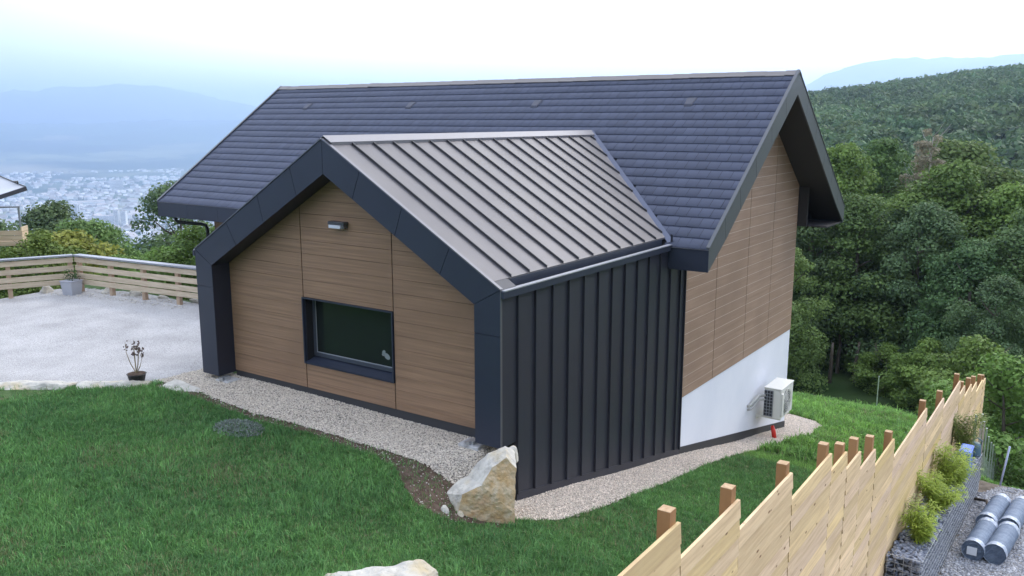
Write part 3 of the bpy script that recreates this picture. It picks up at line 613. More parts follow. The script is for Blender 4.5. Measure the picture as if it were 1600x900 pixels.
# ================= TREES =================
M['bark']=mat('grey_brown_bark',(.09,.07,.055),.95,col2=(.15,.13,.11),nscale=6,nstretch=(1,1,.2),bump=.6,spec=.1)
M['leaf']=attr_mat('tree_leaves',.65,.25,trans=.3,rnd=.2)
def leaf_cloud(blobs, n, size, seed, base=((.030,.062,.020),(.062,.110,.030)), up=.35, flat=.5):
    """n leaf-clump quads spread over the shells of many blobs (cx,cy,cz,rx,ry,rz)"""
    r_=np.random.default_rng(seed); B=np.array(blobs); wgt=B[:,3]*B[:,4]; k=r_.choice(len(B),n,p=wgt/wgt.sum()); b=B[k]
    d=r_.normal(0,1,(n,3)); d[:,2]=np.abs(d[:,2])*np.where(r_.uniform(0,1,n)<.72,1,-1); d/=np.linalg.norm(d,axis=1,keepdims=True); rad=r_.uniform(.30,1.08,(n,1))**.6
    p=b[:,:3]+d*b[:,3:6]*rad
    nn=d*.9+np.array([0,0,up])+r_.normal(0,.55,(n,3)); nn/=np.linalg.norm(nn,axis=1,keepdims=True)
    t=np.cross(nn,r_.normal(0,1,(n,3))); t/=np.linalg.norm(t,axis=1,keepdims=True); u=np.cross(nn,t)
    s=size*r_.uniform(.55,1.3,(n,1)); t=t*s*.5; u=u*s*.5*r_.uniform(flat,1,(n,1))
    V=np.stack([p-t-u*.3, p+u*1.0-t*.2, p+t+u*.3, p-u*1.0+t*.2],1).reshape(-1,3); F=np.arange(4*n).reshape(n,4)
    c0,c1=np.array(base[0]),np.array(base[1]); bt=r_.uniform(0,1,(len(B),1))[k]; tt=np.clip(.55*bt+.45*r_.uniform(0,1,(n,1)),0,1)
    C=c0*(1-tt)+c1*tt; C=C*r_.uniform(.8,1.2,(n,1))*np.array([1.38,1.32,1.12])
    return V,F,np.repeat(C,4,0)
def crown_blobs(h, r, seed, n=46, base=.22, droop=1.0):
    r_=np.random.default_rng(seed); L_=[]
    for i in range(n):
        z=base+(1-base)*r_.uniform(0,1)**.85; prof=math.sin(min(1,max(0,(z-base*.6)/(1-base*.6)))**.75*math.pi)**.55 if z<.97 else .2
        a=r_.uniform(0,6.28); rr=r*prof*r_.uniform(.35,.85); s=r*r_.uniform(.24,.40)*(1.15-.45*z)
        L_.append((math.cos(a)*rr,math.sin(a)*rr,z*h-s*.5,s,s,s*.72*droop))
    return L_
def trunk_mb(h, r, seed, bare=.3, nl=9, crown_r=3):
    r_=random.Random(seed); a=MB(); pts=[(0,0,-1.0)]; x=y=0
    for k in range(1,8):
        x+=r_.uniform(-.15,.15); y+=r_.uniform(-.15,.15); pts.append((x,y,h*.92*k/7))
    a.tube(pts,[r*(1.25-.165*k) for k in range(8)],9)
    for k in range(nl):
        z=h*(bare+(.85-bare)*k/nl); q=int(z/(h*.92)*7); p=Vector(pts[min(q,6)]).lerp(Vector(pts[min(q+1,7)]),.5); t=r_.uniform(0,6.28); L2=crown_r*r_.uniform(.5,.85)*(1.1-z/h*.6)
        a.tube([p,p+Vector((math.cos(t)*L2*.5,math.sin(t)*L2*.5,L2*.35)),p+Vector((math.cos(t)*L2,math.sin(t)*L2,L2*.85))],[r*.38,r*.22,r*.06],6)
    return a
def make_tree(name,label,cat,h,r,seed,nleaf,size,cols,base=.22,nb=46,tr=.2,group=None):
    root=thing(name,label,cat,group=group)
    V,F,C=leaf_cloud(crown_blobs(h,r,seed,nb,base),nleaf,size,seed,cols)
    npmesh('crown',V,F,M['leaf'],root,col=C)
    trunk_mb(h,tr,seed,bare=max(.15,base),crown_r=r).build('trunk',M['bark'],root,smooth=True)
    return root
GREEN=((.065,.110,.040),(.125,.195,.062)); BRIGHT=((.080,.140,.038),(.150,.235,.062)); DARK=((.050,.090,.042),(.090,.150,.060)); YEL=((.13,.18,.035),(.26,.29,.07)); BLUE=((.058,.102,.055),(.10,.16,.074))
protos={}
def proto(k,**a): protos[k]=a
PA=dict(
 broad=dict(h=13,r=4.6,seed=101,nleaf=34000,size=.205,cols=GREEN,base=.05,nb=75,tr=.22),
 bright=dict(h=13,r=4.4,seed=102,nleaf=34000,size=.205,cols=BRIGHT,base=.06,nb=75,tr=.22),
 dark=dict(h=12,r=4.2,seed=103,nleaf=34000,size=.205,cols=DARK,base=.04,nb=70,tr=.24),
 tall=dict(h=15,r=4.2,seed=104,nleaf=34000,size=.205,cols=GREEN,base=.08,nb=70,tr=.22),
 shrub=dict(h=4.2,r=2.3,seed=105,nleaf=14000,size=.14,cols=BRIGHT,base=.02,nb=40,tr=.07),
 yellow=dict(h=6,r=2.8,seed=106,nleaf=15000,size=.15,cols=YEL,base=.04,nb=40,tr=.1),
 blue=dict(h=13,r=4.5,seed=107,nleaf=34000,size=.205,cols=BLUE,base=.05,nb=75,tr=.22))
first={}
tri=random.Random(5)
def tree(kind,x,y,h,label,group,rw=1.0,name='deciduous_tree',cat='tree'):
    a=PA[kind]; sc=h/a['h']
    if kind not in first: first[kind]=make_tree(name,label,cat,group=group,**a); o=first[kind]
    else: o=copy_tree(first[kind]); o['label']=label; o['group']=group; o['category']=cat; o.name=name
    o.location=(x,y,float(G(x,y))-.1); o.scale=(sc*rw,sc*rw,sc); o.rotation_euler.z=tri.uniform(0,6.28)
    return o
def at(px,d):   # plan position at image column px (bearing) and distance d
    dx=(px-800)/1355.7; b=.6032-math.atan(dx/ math.cos(.1919)); return CAM[0]-math.sin(b)*d, CAM[1]+math.cos(b)*d
GR='trees along the edge of the wood behind the house'
right=[ # column, distance, top height z, kind, label
 (1215,66,'blue',13.5,1.05,'bluish green tree half hidden by the gable corner of the house'),
 (1268,64,'dark',12.6,1.05,'dark green tree right beside the white base wall, below the roof overhang'),
 (1300,74,'bright',15.8,1.0,'light green tree with a rounded yellowish top just right of the roof overhang'),
 (1335,63,'broad',12.2,1.05,'mid green tree in front of the light yellowish one, leaning over the meadow'),
 (1368,80,'tall',17.2,1.0,'tall green tree at the back of the wood edge, left of the pale bare-topped tree'),
 (1395,66,'dark',11.5,1.1,'dark low crowned tree over the shady middle of the wood edge'),
 (1440,86,'tall',17.0,.9,'green tree just behind the pale bare-topped tree'),
 (1432,62,'blue',11.8,1.1,'bluish green tree above the top end of the board fence'),
 (1478,80,'broad',17.0,1.3,'broad domed green tree, tallest right of the pale bare-topped tree'),
 (1475,67,'bright',14.6,1.15,'big fresh green tree in the middle of the right wood edge'),
 (1530,70,'broad',14.2,1.2,'wide mid green tree behind the fresh green one'),
 (1512,59,'dark',9.8,1.1,'dark green tree directly behind the far end of the board fence'),
 (1570,66,'bright',13.2,1.1,'light green tree near the right picture edge, above the steel fence posts'),
 (1612,62,'dark',11.8,1.1,'dark tree cut by the right picture edge'),
 (1560,54,'blue',8.2,1.1,'low bluish tree behind the row of steel fence posts'),
 (1225,56,'broad',9.0,1.0,'tree rising behind the far corner of the white base wall'),
]
for px,d,k,h,rw,lab in right: tree(k,*at(px,d),h,lab,GR,rw)
# pale bare-topped tree
a=thing('dying_tree','pale grey-brown thin crowned tree standing out among the green crowns','tree')
V,F,C=leaf_cloud([(b[0],b[1],b[2],b[3]*.8,b[4]*.8,b[5]) for b in crown_blobs(16,2.3,55,44,.42)],7000,.17,5,((.17,.155,.125),(.27,.24,.20))); npmesh('crown',V,F,M['leaf'],a,col=C)
tb=MB(); tb.tube([(0,0,-1),(.1,0,5),(0,.15,10),(.1,.1,15.5)],[.2,.16,.11,.03],8); rr=random.Random(9)
for k in range(22):
    z=8.5+k*.33; t=rr.uniform(0,6.28); Lb=rr.uniform(.9,1.6); tb.tube([(0.05,.1,z),(math.cos(t)*Lb*.6,math.sin(t)*Lb*.6,z+Lb*.5),(math.cos(t)*Lb,math.sin(t)*Lb,z+Lb*1.1)],[.035,.02,.006],5)
tb.build('trunk',mat('pale_bark',(.35,.32,.28),.9),a,smooth=True); x,y=at(1434,76); a.location=(x,y,float(G(x,y))-.1); a.scale=(1.1,1.1,1.07)
# shrubs at the right
for px,d,k,h,rw,lab in [(1585,38,'shrub',5.2,1.1,'bright bushy shrub at the right edge beyond the steel fence posts'),(1545,46,'shrub',5.0,1.1,'light green shrub behind the first steel fence posts'),(1470,54,'shrub',4.2,1.2,'low green bush in front of the dark trees above the board fence'),(1392,57,'shrub',3.2,1.2,'low bush at the dark foot of the wood edge')]:
    tree(k,*at(px,d),h,lab,'shrubs at the foot of the wood',rw,'shrub','shrub')
for q,(px,d) in enumerate([(1248,63),(1262,60),(1290,62),(1306,58),(1318,61),(1345,59),(1358,62),(1377,59),(1410,60),(1330,66),(1275,66)]):
    a=MB(); r_=random.Random(q); a.tube([(0,0,-.8),(r_.uniform(-.1,.1),0,1),(r_.uniform(-.2,.2),.1,1.9),(r_.uniform(-.3,.3),0,2.7)],[.14,.12,.10,.07],7)
    o=a.build('bare_trunk',M['bark'],smooth=True); x,y=at(px,d); o.location=(x,y,float(G(x,y))); o.rotation_euler.z=q*1.3
    tag(o,'thin bare trunk standing in the dark gap under the wood edge crowns','tree trunk','bare trunks in the shade under the wood edge')
# left trees beyond the parking
GL='trees on the slope below the parking'
left=[(-20,44,'dark',8.4,1.1,'dark tree at the left picture edge behind the wooden balcony'),
 (62,50,'broad',8.7,1.15,'dark green rounded tree left of the grey planter bucket'),
 (48,36,'shrub',5.0,1.2,'small dense bush just beyond the balcony posts'),
 (105,40,'yellow',7.2,1.2,'yellow-green tree right beside the wooden balcony'),
 (170,43,'yellow',6.2,1.2,'low yellow-green tree above the corner of the parking railing'),
 (140,58,'broad',11.8,1.15,'tallest mid green tree in the middle of the left tree group'),
 (178,60,'tall',11.6,1.1,'slender green tree just right of the tallest one, before the town towers'),
 (228,52,'bright',8.8,1.15,'soft light green tree above the parking railing'),
 (268,48,'broad',8.2,1.1,'mid green tree left of the downpipe'),
 (310,50,'dark',8.4,1.1,'dark green tree seen between the eave and the downpipe'),
 (285,72,'blue',16,1.1,'bluish tree further down the slope under the left eave'),
 (340,44,'dark',6.4,1.1,'dark tree showing past the left corner of the annex frame'),
 (15,62,'blue',12.5,1.1,'bluish green tree far left behind the roof with panels'),
 (95,66,'blue',14.0,1.1,'bluish tree at the back left of the tree group')]
for px,d,k,h,rw,lab in left: tree(k,*at(px,d),h,lab,GL,rw)
for px,d,h,lab in [(200,30,2.6,'round bush seen through the middle of the parking railing'),(262,29,2.6,'bush behind the right part of the parking railing'),(150,32,2.6,'bush just right of the railing corner post'),(60,28,2.4,'bush behind the left leg of the parking railing'),(315,27,2.6,'bush beside the dark column of the annex frame'),(235,37,3.2,'larger bush behind the second railing post'),(20,30,2.6,'bush under the wooden balcony'),(290,36,3.4,'larger bush below the downpipe')]:
    tree('shrub',*at(px,d),h,lab,'bushes below the parking railing',1.2,'shrub','shrub')
# ---------------- wooded hillside ----------------
def wood(name,label,n,b0,b1,r0,r1,size,seed,nl=390):
    r_=np.random.default_rng(seed); V0=[];F0=[];C0=[]
    var=[]
    for k in range(6):
        bl=[(r_.normal(0,.42),r_.normal(0,.42),.55+r_.uniform(-.25,.35),s,s,s*.8) for s in r_.uniform(.35,.6,9)]
        var.append(leaf_cloud(bl,nl,.225,seed+k,((.052,.092,.050),(.105,.165,.072)),up=.5))
    b=r_.uniform(b0,b1,n); r=np.sqrt(r_.uniform(r0*r0,r1*r1,n)); x=CAM[0]-np.sin(b)*r; y=CAM[1]+np.cos(b)*r; z=G(x,y)
    s=size*r_.uniform(.7,1.35,n); a=r_.uniform(0,6.28,n); tone=r_.uniform(.8,1.25,n)*(1+.16*np.sin(x*.021+1)*np.sin(y*.017)); hue=r_.normal(0,1,n); k=r_.integers(0,6,n); base=0
    for q in range(n):
        v,f,c=var[k[q]]; ca,sa=math.cos(a[q]),math.sin(a[q]); vv=np.empty_like(v); hs=s[q]*1.15
        vv[:,0]=(v[:,0]*ca-v[:,1]*sa)*s[q]+x[q]; vv[:,1]=(v[:,0]*sa+v[:,1]*ca)*s[q]+y[q]; vv[:,2]=v[:,2]*hs+z[q]+size*1.1
        V0.append(vv.astype(np.float32)); F0.append(f+base); base+=len(v); C0.append((c*tone[q]*np.array([1+.06*hue[q],1,1-.04*hue[q]])).astype(np.float32))
    return tag(npmesh(name,np.concatenate(V0),np.concatenate(F0),M['leaf'],col=np.concatenate(C0)),kind='stuff',label=label)
wood('wooded_hillside','dense green wood covering the whole hillside to its crest',3400,-.06,.42,105,690,5.0,31)
wood('valley_wood','woods on the lower slopes left of the house',1500,.66,1.30,85,760,4.6,37,120)
# ================= DISTANT TOWN =================
M['pale']=mat('pale_town_render',(.80,.80,.78),.9,rnd=.2)
M['troof']=mat('pale_town_roof',(.42,.38,.36),.9,rnd=.35)
M['twin']=mat('town_window_band',(.10,.12,.15),.4)
def town_z(x,y): return float(G(x,y))
tr_=random.Random(77)
def house_small(w,d,h):
    a=MB(); a.box(-w/2,w/2,-d/2,d/2,-3,h); a.prism([(-w/2-.5,-d/2-.6,h),(w/2+.5,-d/2-.6,h),(0,-d/2-.6,h+w*.32)],(0,d+1.2,0),1); o=a.build('town_house',[M['pale'],M['troof']]); return o
base_h=[house_small(13,16,8),house_small(18,28,9),house_small(24,14,11)]
LAB=['pale pitched roof house, one of many in the hazy town','long pale roofed building, one of many in the hazy town','wide pale building with a low pitched roof, one of many in the hazy town']
cnt=0
for k in range(285):
    px=tr_.uniform(-20,330); d=2650+ (tr_.random()**1.3)*2900; x,y=at(px,d); i=tr_.choice([0,0,1,1,2])
    if cnt<3: o=base_h[cnt]; i=cnt
    else: o=base_h[i].copy(); S.collection.objects.link(o)
    cnt+=1; o.location=(x,y,town_z(x,y)); o.rotation_euler.z=tr_.uniform(0,3.14); sc=tr_.uniform(.9,1.5); o.scale=(sc,sc,sc)
    tag(o,LAB[i],'house','small houses of the distant town')
V0=[];F0=[];bb=0
for k in range(5200):
    px=tr_.uniform(-200,1000); d=2600+(tr_.random()**1.2)*3900; x,y=at(px,d); 
    if math.sin(x*.004)*math.sin(y*.0033+1)>.45: continue
    w,l_,h=tr_.uniform(8,18),tr_.uniform(10,30),tr_.uniform(5,11); t=tr_.uniform(0,3.14); c,s_=math.cos(t),math.sin(t); z=town_z(x,y)
    for zz in (-3,h):
        for ax,ay in ((-1,-1),(1,-1),(1,1),(-1,1)): V0.append((x+(ax*w*c-ay*l_*s_)/2,y+(ax*w*s_+ay*l_*c)/2,z+zz))
    F0+= [(bb+4,bb+5,bb+6,bb+7),(bb,bb+1,bb+5,bb+4),(bb+1,bb+2,bb+6,bb+5),(bb+2,bb+3,bb+7,bb+6),(bb+3,bb,bb+4,bb+7)]; bb+=8
C=np.repeat(np.random.default_rng(3).uniform(.2,.95,(bb//8,1))*np.array([[1,.98,.96]]),8,0)
tag(npmesh('town',np.array(V0),np.array(F0),M['stone_attr'],col=C),kind='stuff',label='thousands of pale roofs of the town filling the hazy valley')
def block(label,px,d,w,dep_,h,rot=0,floors=8,cat='apartment block',grp=None):
    x,y=at(px,d); o=thing('apartment_block' if h>w*.4 else 'hall',label,cat,(x,y,town_z(x,y)),grp); b=.6032; 
    MB().box(-w/2,w/2,-dep_/2,dep_/2,-4,h).build('wall',M['pale'],o)
    MB().box(-w/2-.6,w/2+.6,-dep_/2-.6,dep_/2+.6,h+.01,h+1.4).build('roof',M['troof'],o)
    a=MB()
    for f_ in range(floors):
        z=2+f_*(h-3)/floors; a.box(-w/2+1.5,w/2-1.5,-dep_/2-.25,-dep_/2-.05,z+1,z+2.3)
    a.build('window_band',M['twin'],o)
    o.rotation_euler.z=.9+rot
    return o
block('tall pale twin slab tower at the left, rising above the town roofs',127,3300,24,16,56,.1,14)
block('narrower grey slab joined to the right of the tall pale tower',134,3310,10,16,52,.1,13)
block('white upright slab standing right of the long white block',192,3060,16,14,52,-.3,12)
block('second white upright slab, right neighbour of the first',203,3050,18,14,50,-.3,12)
block('long low white block left of the two white slabs',175,3070,60,16,34,-.2,8)
block('large white flat hall below the two white slabs',221,2900,86,42,16,.5,2,'hall')
block('long white flat hall at the left, behind the tree tops',75,3150,95,46,13,.2,2,'hall')
block('white flat hall right of the slabs, near the eave corner',240,3350,80,32,13,.0,2,'hall')
block('small white tower at the far left of the town',53,3250,14,14,36,0,8)
block('pale wide hall in the middle of the town',150,3900,120,50,16,.1,2,'hall')
block('pale office block on the town skyline',196,4700,60,36,46,.1,6)
# ================= HAZE =================
hz=MB().box(-19500,19500,-19500,19500,zmin-1.0,700.0)
m=bpy.data.materials.new('air'); m.use_nodes=True; t=m.node_tree; t.nodes.clear(); o_=t.nodes.new('ShaderNodeOutputMaterial'); pv=t.nodes.new('ShaderNodeVolumePrincipled')
pv.inputs['Color'].default_value=(.54,.71,1,1); pv.inputs['Density'].default_value=.00019; pv.inputs['Anisotropy'].default_value=.68; t.links.new(pv.outputs[0],o_.inputs['Volume'])
hzo=hz.build('haze',m); tag(hzo,kind='stuff')
# ================= WOODEN BOARD FENCE =================
fence=thing('board_fence','stepped fence of pale new larch boards with brown square posts going down the slope','fence',(10.05,4,-1.6))
FM={'post':mat('brown_larch_post',(.30,.145,.055),.75,col2=(.40,.21,.09),nscale=5,nstretch=(1,1,.15),ndetail=6,bump=.2),
    'postend':mat('post_end_grain',(.52,.36,.21),.8,col2=(.40,.25,.13),nscale=25)}
def board_mat():
    m=bpy.data.materials.new('pale_pine_board'); m.use_nodes=True; t=m.node_tree; N=t.nodes; l=t.links.new; b=N['Principled BSDF']; b.inputs['Roughness'].default_value=.7; b.inputs['Specular IOR Level'].default_value=.2
    a=N.new('ShaderNodeAttribute'); a.attribute_name='Col'; g=N.new('ShaderNodeNewGeometry')
    mp_=N.new('ShaderNodeMapping'); mp_.inputs['Scale'].default_value=(1,1.2,22); l(g.outputs['Position'],mp_.inputs[0]); n=N.new('ShaderNodeTexNoise'); n.inputs['Scale'].default_value=1.6; n.inputs['Detail'].default_value=6; l(mp_.outputs[0],n.inputs['Vector'])
    r=N.new('ShaderNodeMapRange'); r.inputs[1].default_value=.4; r.inputs[2].default_value=.7; r.inputs[4].default_value=.55; l(n.outputs[0],r.inputs[0])
    x=N.new('ShaderNodeMix'); x.data_type='RGBA'; l(r.outputs[0],x.inputs[0]); l(a.outputs['Color'],x.inputs[6]); x.inputs[7].default_value=(.46,.31,.18,1)
    mp2=N.new('ShaderNodeMapping'); mp2.inputs['Scale'].default_value=(1,5,14); l(g.outputs['Position'],mp2.inputs[0]); v=N.new('ShaderNodeTexVoronoi'); v.inputs['Scale'].default_value=1.0; l(mp2.outputs[0],v.inputs['Vector'])
    r2=N.new('ShaderNodeMapRange'); r2.inputs[1].default_value=.17; r2.inputs[2].default_value=.10; l(v.outputs['Distance'],r2.inputs[0])
    s_=N.new('ShaderNodeSeparateColor'); l(v.outputs['Color'],s_.inputs[0]); r3=N.new('ShaderNodeMath'); r3.operation='GREATER_THAN'; r3.inputs[1].default_value=.25; l(s_.outputs[0],r3.inputs[0]); mm=N.new('ShaderNodeMath'); mm.operation='MULTIPLY'; l(r2.outputs[0],mm.inputs[0]); l(r3.outputs[0],mm.inputs[1])
    y=N.new('ShaderNodeMix'); y.data_type='RGBA'; l(mm.outputs[0],y.inputs[0]); l(x.outputs[2],y.inputs[6]); y.inputs[7].default_value=(.20,.10,.05,1); l(y.outputs[2],b.inputs['Base Color'])
    return m
M['board']=board_mat()
pe=[-5.3,-3.76,-2.70,-1.40,-.11,.55,1.18,2.0,3.14,5.65,7.36,9.39,10.18,11.35,12.25,13.5,14.04]
pt=[1.65,1.40,1.15,.90,.70,.50,.26,.03,-.26,-.56,-.77,-1.07,-1.34,-1.52,-1.79,-1.88]
r_=np.random.default_rng(8)
for k in range(16):
    y0,y1,zt=pe[k],pe[k+1],pt[k]; a=MB(); zb_=zt-(2.35 if y0<5 else 1.9); q=zt; hb=.145; first_=True
    fx=10.02+(.004 if k%2 else 0)
    while q>zb_+.02:
        lo=max(q-hb,zb_); c=np.array([.73,.55,.33])*(1+r_.normal(0,.09)); c[2]*=1+r_.normal(0,.09); w0=r_.normal(0,.0012)
        a.prism([(fx+w0,y0+.003,lo+.006),(fx+w0,y1-.003+r_.normal(0,.002),lo+.006),(fx+w0-.010,y1-.003,q-.001),(fx+w0-.010,y0+.003,q-.001)],(.024,0,0),0,tuple(c)); q-=hb
        if r_.uniform()<.45 and y1-y0>1:   # butt joint inside the bay
            pass
    P=a.build('fence_panel',M['board'],None,col=True); P.parent=fence; P.matrix_parent_inverse=Matrix.Translation((-10.05,-4,1.6))
ptz=[1.77,1.53,1.27,1.03,.82,.68,.45,.16,-.11,-.41,-.61,-.96,-1.18,-1.37,-1.64,-1.78]
for k in range(16):
    y=pe[k+1]-.075; zt=ptz[k]; zt-=.02; a=MB().box(9.925,10.010,y-.044,y+.044,zt-2.3,zt-.002); a.box(9.926,10.009,y-.043,y+.043,zt-.0015,zt+.002,1)
    P=a.build('fence_post',[FM['post'],FM['postend']]); P.parent=fence; P.matrix_parent_inverse=Matrix.Translation((-10.05,-4,1.6))
# ================= GABION PLANTER =================
gb=thing('gabion_planter','long wire basket planter filled with grey slate stones along the foot of the board fence','planter',(10.28,6.4,-2.2))
inv=Matrix.Translation((-10.28,-6.4,2.2))
def sub(o,par=gb,iv=inv): o.parent=par; o.matrix_parent_inverse=iv; return o
gz=lambda y: -1.56-.100*(y-3.16)
gy0,gy1,gxa,gxb=3.12,9.65,10.055,10.50
r_=np.random.default_rng(12); pts=[]
def face(n,fn):
    for _ in range(n): pts.append(fn(r_.uniform(0,1),r_.uniform(0,1)))
face(2600,lambda a,b:(gxb-.035,gy0+a*(gy1-gy0),gz(gy0+a*(gy1-gy0))-.03-b*.80))
face(1700,lambda a,b:(gxa+b*(gxb-gxa),gy0+a*(gy1-gy0),gz(gy0+a*(gy1-gy0))-.03))
face(230,lambda a,b:(gxa+b*(gxb-gxa),gy0+.03,gz(gy0)-.03-a*.80)); face(200,lambda a,b:(gxa+b*(gxb-gxa),gy1-.03,gz(gy1)-.03-a*.80))
pts=np.array(pts); n=len(pts); s=r_.uniform(.022,.055,(n,1,3)); s[:,:,2]*=.45
Vs=ico_v[None]*s*r_.uniform(.7,1.2,(n,12,1)); a_=r_.uniform(0,6.28,n); ca,sa=np.cos(a_)[:,None],np.sin(a_)[:,None]; tl=r_.normal(0,.35,n)[:,None]
xx=Vs[:,:,0]*ca-Vs[:,:,1]*sa; yy=Vs[:,:,0]*sa+Vs[:,:,1]*ca; zz=Vs[:,:,2]+xx*tl; Vs=np.stack([xx,yy,zz],2)+pts[:,None]
Vs[:,:,0]=np.clip(Vs[:,:,0],gxa,gxb-.004)
Fs=(ico_f[None]+12*np.arange(n)[:,None,None]).reshape(-1,3); cc=np.array([.20,.22,.27])+r_.uniform(-.09,.16,(n,1))*np.array([1,1,1.05])
sub(npmesh('stone_fill',Vs.reshape(-1,3),Fs,M['stone_attr'],col=np.repeat(cc,12,0)))
a=MB(); a.prism([(gxa+.02,gy0+.05,gz(gy0)-.06),(gxa+.02,gy1-.05,gz(gy1)-.06),(gxa+.02,gy1-.05,gz(gy1)-1.0),(gxa+.02,gy0+.05,gz(gy0)-1.0)],(gxb-gxa-.07,0,0)); sub(a.build('core',mat('dark_core',(.05,.055,.065),.95)))
a=MB(); y=gy0
while y<=gy1+.01: a.bar((gxb,y,gz(y)-.86),(gxb,y,gz(y)),.0035); y+=.1
for k in range(9): a.bar((gxb+.002,gy0,gz(gy0)-.1*k),(gxb+.002,gy1,gz(gy1)-.1*k),.0035)
for k in range(5): a.bar((gxa+.1*k+.02,gy0-.004,gz(gy0)-.84),(gxa+.1*k+.02,gy0-.004,gz(gy0)),.005)
for k in range(9): a.bar((gxa,gy0-.007,gz(gy0)-.1*k),(gxb,gy0-.007,gz(gy0)-.1*k),.005)
sub(a.build('wire_mesh',M['galv']))
# ---------------- plants in the planter ----------------
M['bamboo']=attr_mat('feathery_leaves',.6,.25,trans=.35)
def feather_plant(name,label,x,y,z,h,r,seed,n=1500,cols=((.24,.34,.045),(.50,.60,.11)),sparse=False,group='leafy plants in the stone planter'):
    r_=np.random.default_rng(seed); root=thing(name,label,'plant',(x,y,z),group); V=[];C=[];st=MB()
    ns=10 if not sparse else 5
    for q in range(ns):
        t=r_.uniform(0,6.28); L_=h*r_.uniform(.55,1.25); le=r*r_.uniform(.1,1.35); P=[Vector((math.cos(t)*le*u**1.6,math.sin(t)*le*u**1.6,L_*u*(1-.15*u))) for u in (0,.25,.5,.75,1)]
        st.tube(P,[.006,.005,.004,.003,.0015],5)
        for j in range(n//ns):
            u=r_.uniform(.12,1.02)**.8; k=min(int(u*4),3); p=P[k].lerp(P[k+1],min(u*4-k,1)); a_=r_.uniform(0,6.28); ll=r_.uniform(.05,.12)*(1.2-.3*u); dz=r_.uniform(-.3,.5)
            o=Vector((math.cos(a_),math.sin(a_),dz))*ll; off=Vector(tuple(r_.normal(0,.035,3)))*(1 if not sparse else .6); p=p+off+Vector((math.cos(a_),math.sin(a_),0))*r_.uniform(0,r*.16)
            w_=Vector((-math.sin(a_),math.cos(a_),.2))*.008; V+= [p-w_*.3,p+o*.5-w_,p+o+Vector((0,0,-ll*.25)),p+o*.5+w_]
            tt=r_.uniform(0,1); c=np.array(cols[0])*(1-tt)+np.array(cols[1])*tt; C+= [c]*4
    V=np.array([tuple(v) for v in V]); npmesh('leaves',V,np.arange(len(V)).reshape(-1,4),M['bamboo'],root,col=np.array(C))
    st.build('stem',mat('green_stem',(.12,.14,.05),.7),root)
    return root
feather_plant('feathery_plant','bushy yellow-green plant nearest the camera in the stone planter',10.33,3.95,gz(3.95)-.03,.50,.26,1,2600)
feather_plant('feathery_plant','thin pale stemmed plant rising behind the nearest bushy one against the boards',10.14,4.35,gz(4.35)-.03,.62,.12,2,420,((.25,.30,.09),(.42,.42,.18)),True)
feather_plant('feathery_plant','big arching light green plant, second in the row of the stone planter',10.30,5.45,gz(5.45)-.03,.66,.34,3,3200)
feather_plant('feathery_plant','upright leafy plant leaning on the boards between the big arching one and the blue lid',10.22,6.6,gz(6.6)-.03,.80,.24,4,2200)
feather_plant('feathery_plant','dense bush just in front of the blue lid in the stone planter',10.34,7.15,gz(7.2)-.03,.58,.30,5,2600)
feather_plant('feathery_plant','tallest yellowish plant at the far end of the stone planter beyond the blue lid',10.26,8.95,gz(8.95)-.03,.92,.32,6,3400,((.13,.19,.04),(.28,.34,.09)))
a=MB().box(10.40,10.415,4.85,4.93,gz(4.9),gz(4.9)+.09); tag(a.build('plant_tag',mat('pale_green_card',(.30,.42,.36),.5)),'small pale green plant tag stuck in the stones beside the big arching plant','plant tag')
# blue lid, watering can
a=MB(); z=-1.62; a.box(10.29,10.49,7.70,8.20,z,z+.03); a.box(10.31,10.47,7.74,8.16,z+.031,z+.05); a.box(10.30,10.48,7.72,8.18,-2.10,z-.001)
o=a.build('storage_box',mat('bright_blue_plastic',(.06,.16,.62),.4),bevel=.008); tag(o,'bright blue plastic box lid between the plants of the stone planter','box')
wc=thing('watering_can','blue-grey watering can standing at the far end of the stone planter','watering can',(10.40,9.42,-2.20)); wc.rotation_euler.z=1.9; mw_=mat('blue_grey_plastic',(.09,.17,.22),.45)
a=MB(); a.tube([(0,0,.01),(0,0,.03),(0,0,.22),(0,0,.26)],[.095,.10,.09,.06],14); a.build('body',mw_,wc,smooth=True)
MB().tube([(0,-.08,.20),(0,-.10,.30),(0,-.02,.36),(0,.07,.30),(0,.09,.18)],.012,8).build('handle',mw_,wc,smooth=True)
MB().tube([(.07,.0,.06),(.16,.0,.18),(.24,0,.29)],[.02,.014,.012],8).tube([(.235,0,.285),(.26,0,.31)],[.02,.04],10).build('spout',mw_,wc,smooth=True)
# ================= ROLLS OF WIRE MESH =================
def roll_mats():
    m=mat('rolled_wire_netting',(.16,.21,.30),.55,metal=.15,col2=(.24,.30,.40),nscale=9)
    t=m.node_tree; N=t.nodes; l=t.links.new; g=N.new('ShaderNodeTexCoord'); w=N.new('ShaderNodeTexWave'); w.inputs['Scale'].default_value=16; w.bands_direction='Z'; w2=N.new('ShaderNodeTexWave'); w2.inputs['Scale'].default_value=10; w2.bands_direction='DIAGONAL'
    l(g.outputs['Object'],w.inputs['Vector']); l(g.outputs['Object'],w2.inputs['Vector']); mm=N.new('ShaderNodeMath'); mm.operation='ADD'; l(w.outputs[1],mm.inputs[0]); l(w2.outputs[1],mm.inputs[1])
    bp=N.new('ShaderNodeBump'); bp.inputs['Strength'].default_value=.9; bp.inputs['Distance'].default_value=.01; l(mm.outputs[0],bp.inputs['Height']); l(bp.outputs[0],N['Principled BSDF'].inputs['Normal']); return m
M['netting']=roll_mats(); M['film']=mat('white_stretch_film',(.50,.54,.62),.3,col2=(.30,.36,.46),nscale=30,nstretch=(1,1,.3),bump=.5)
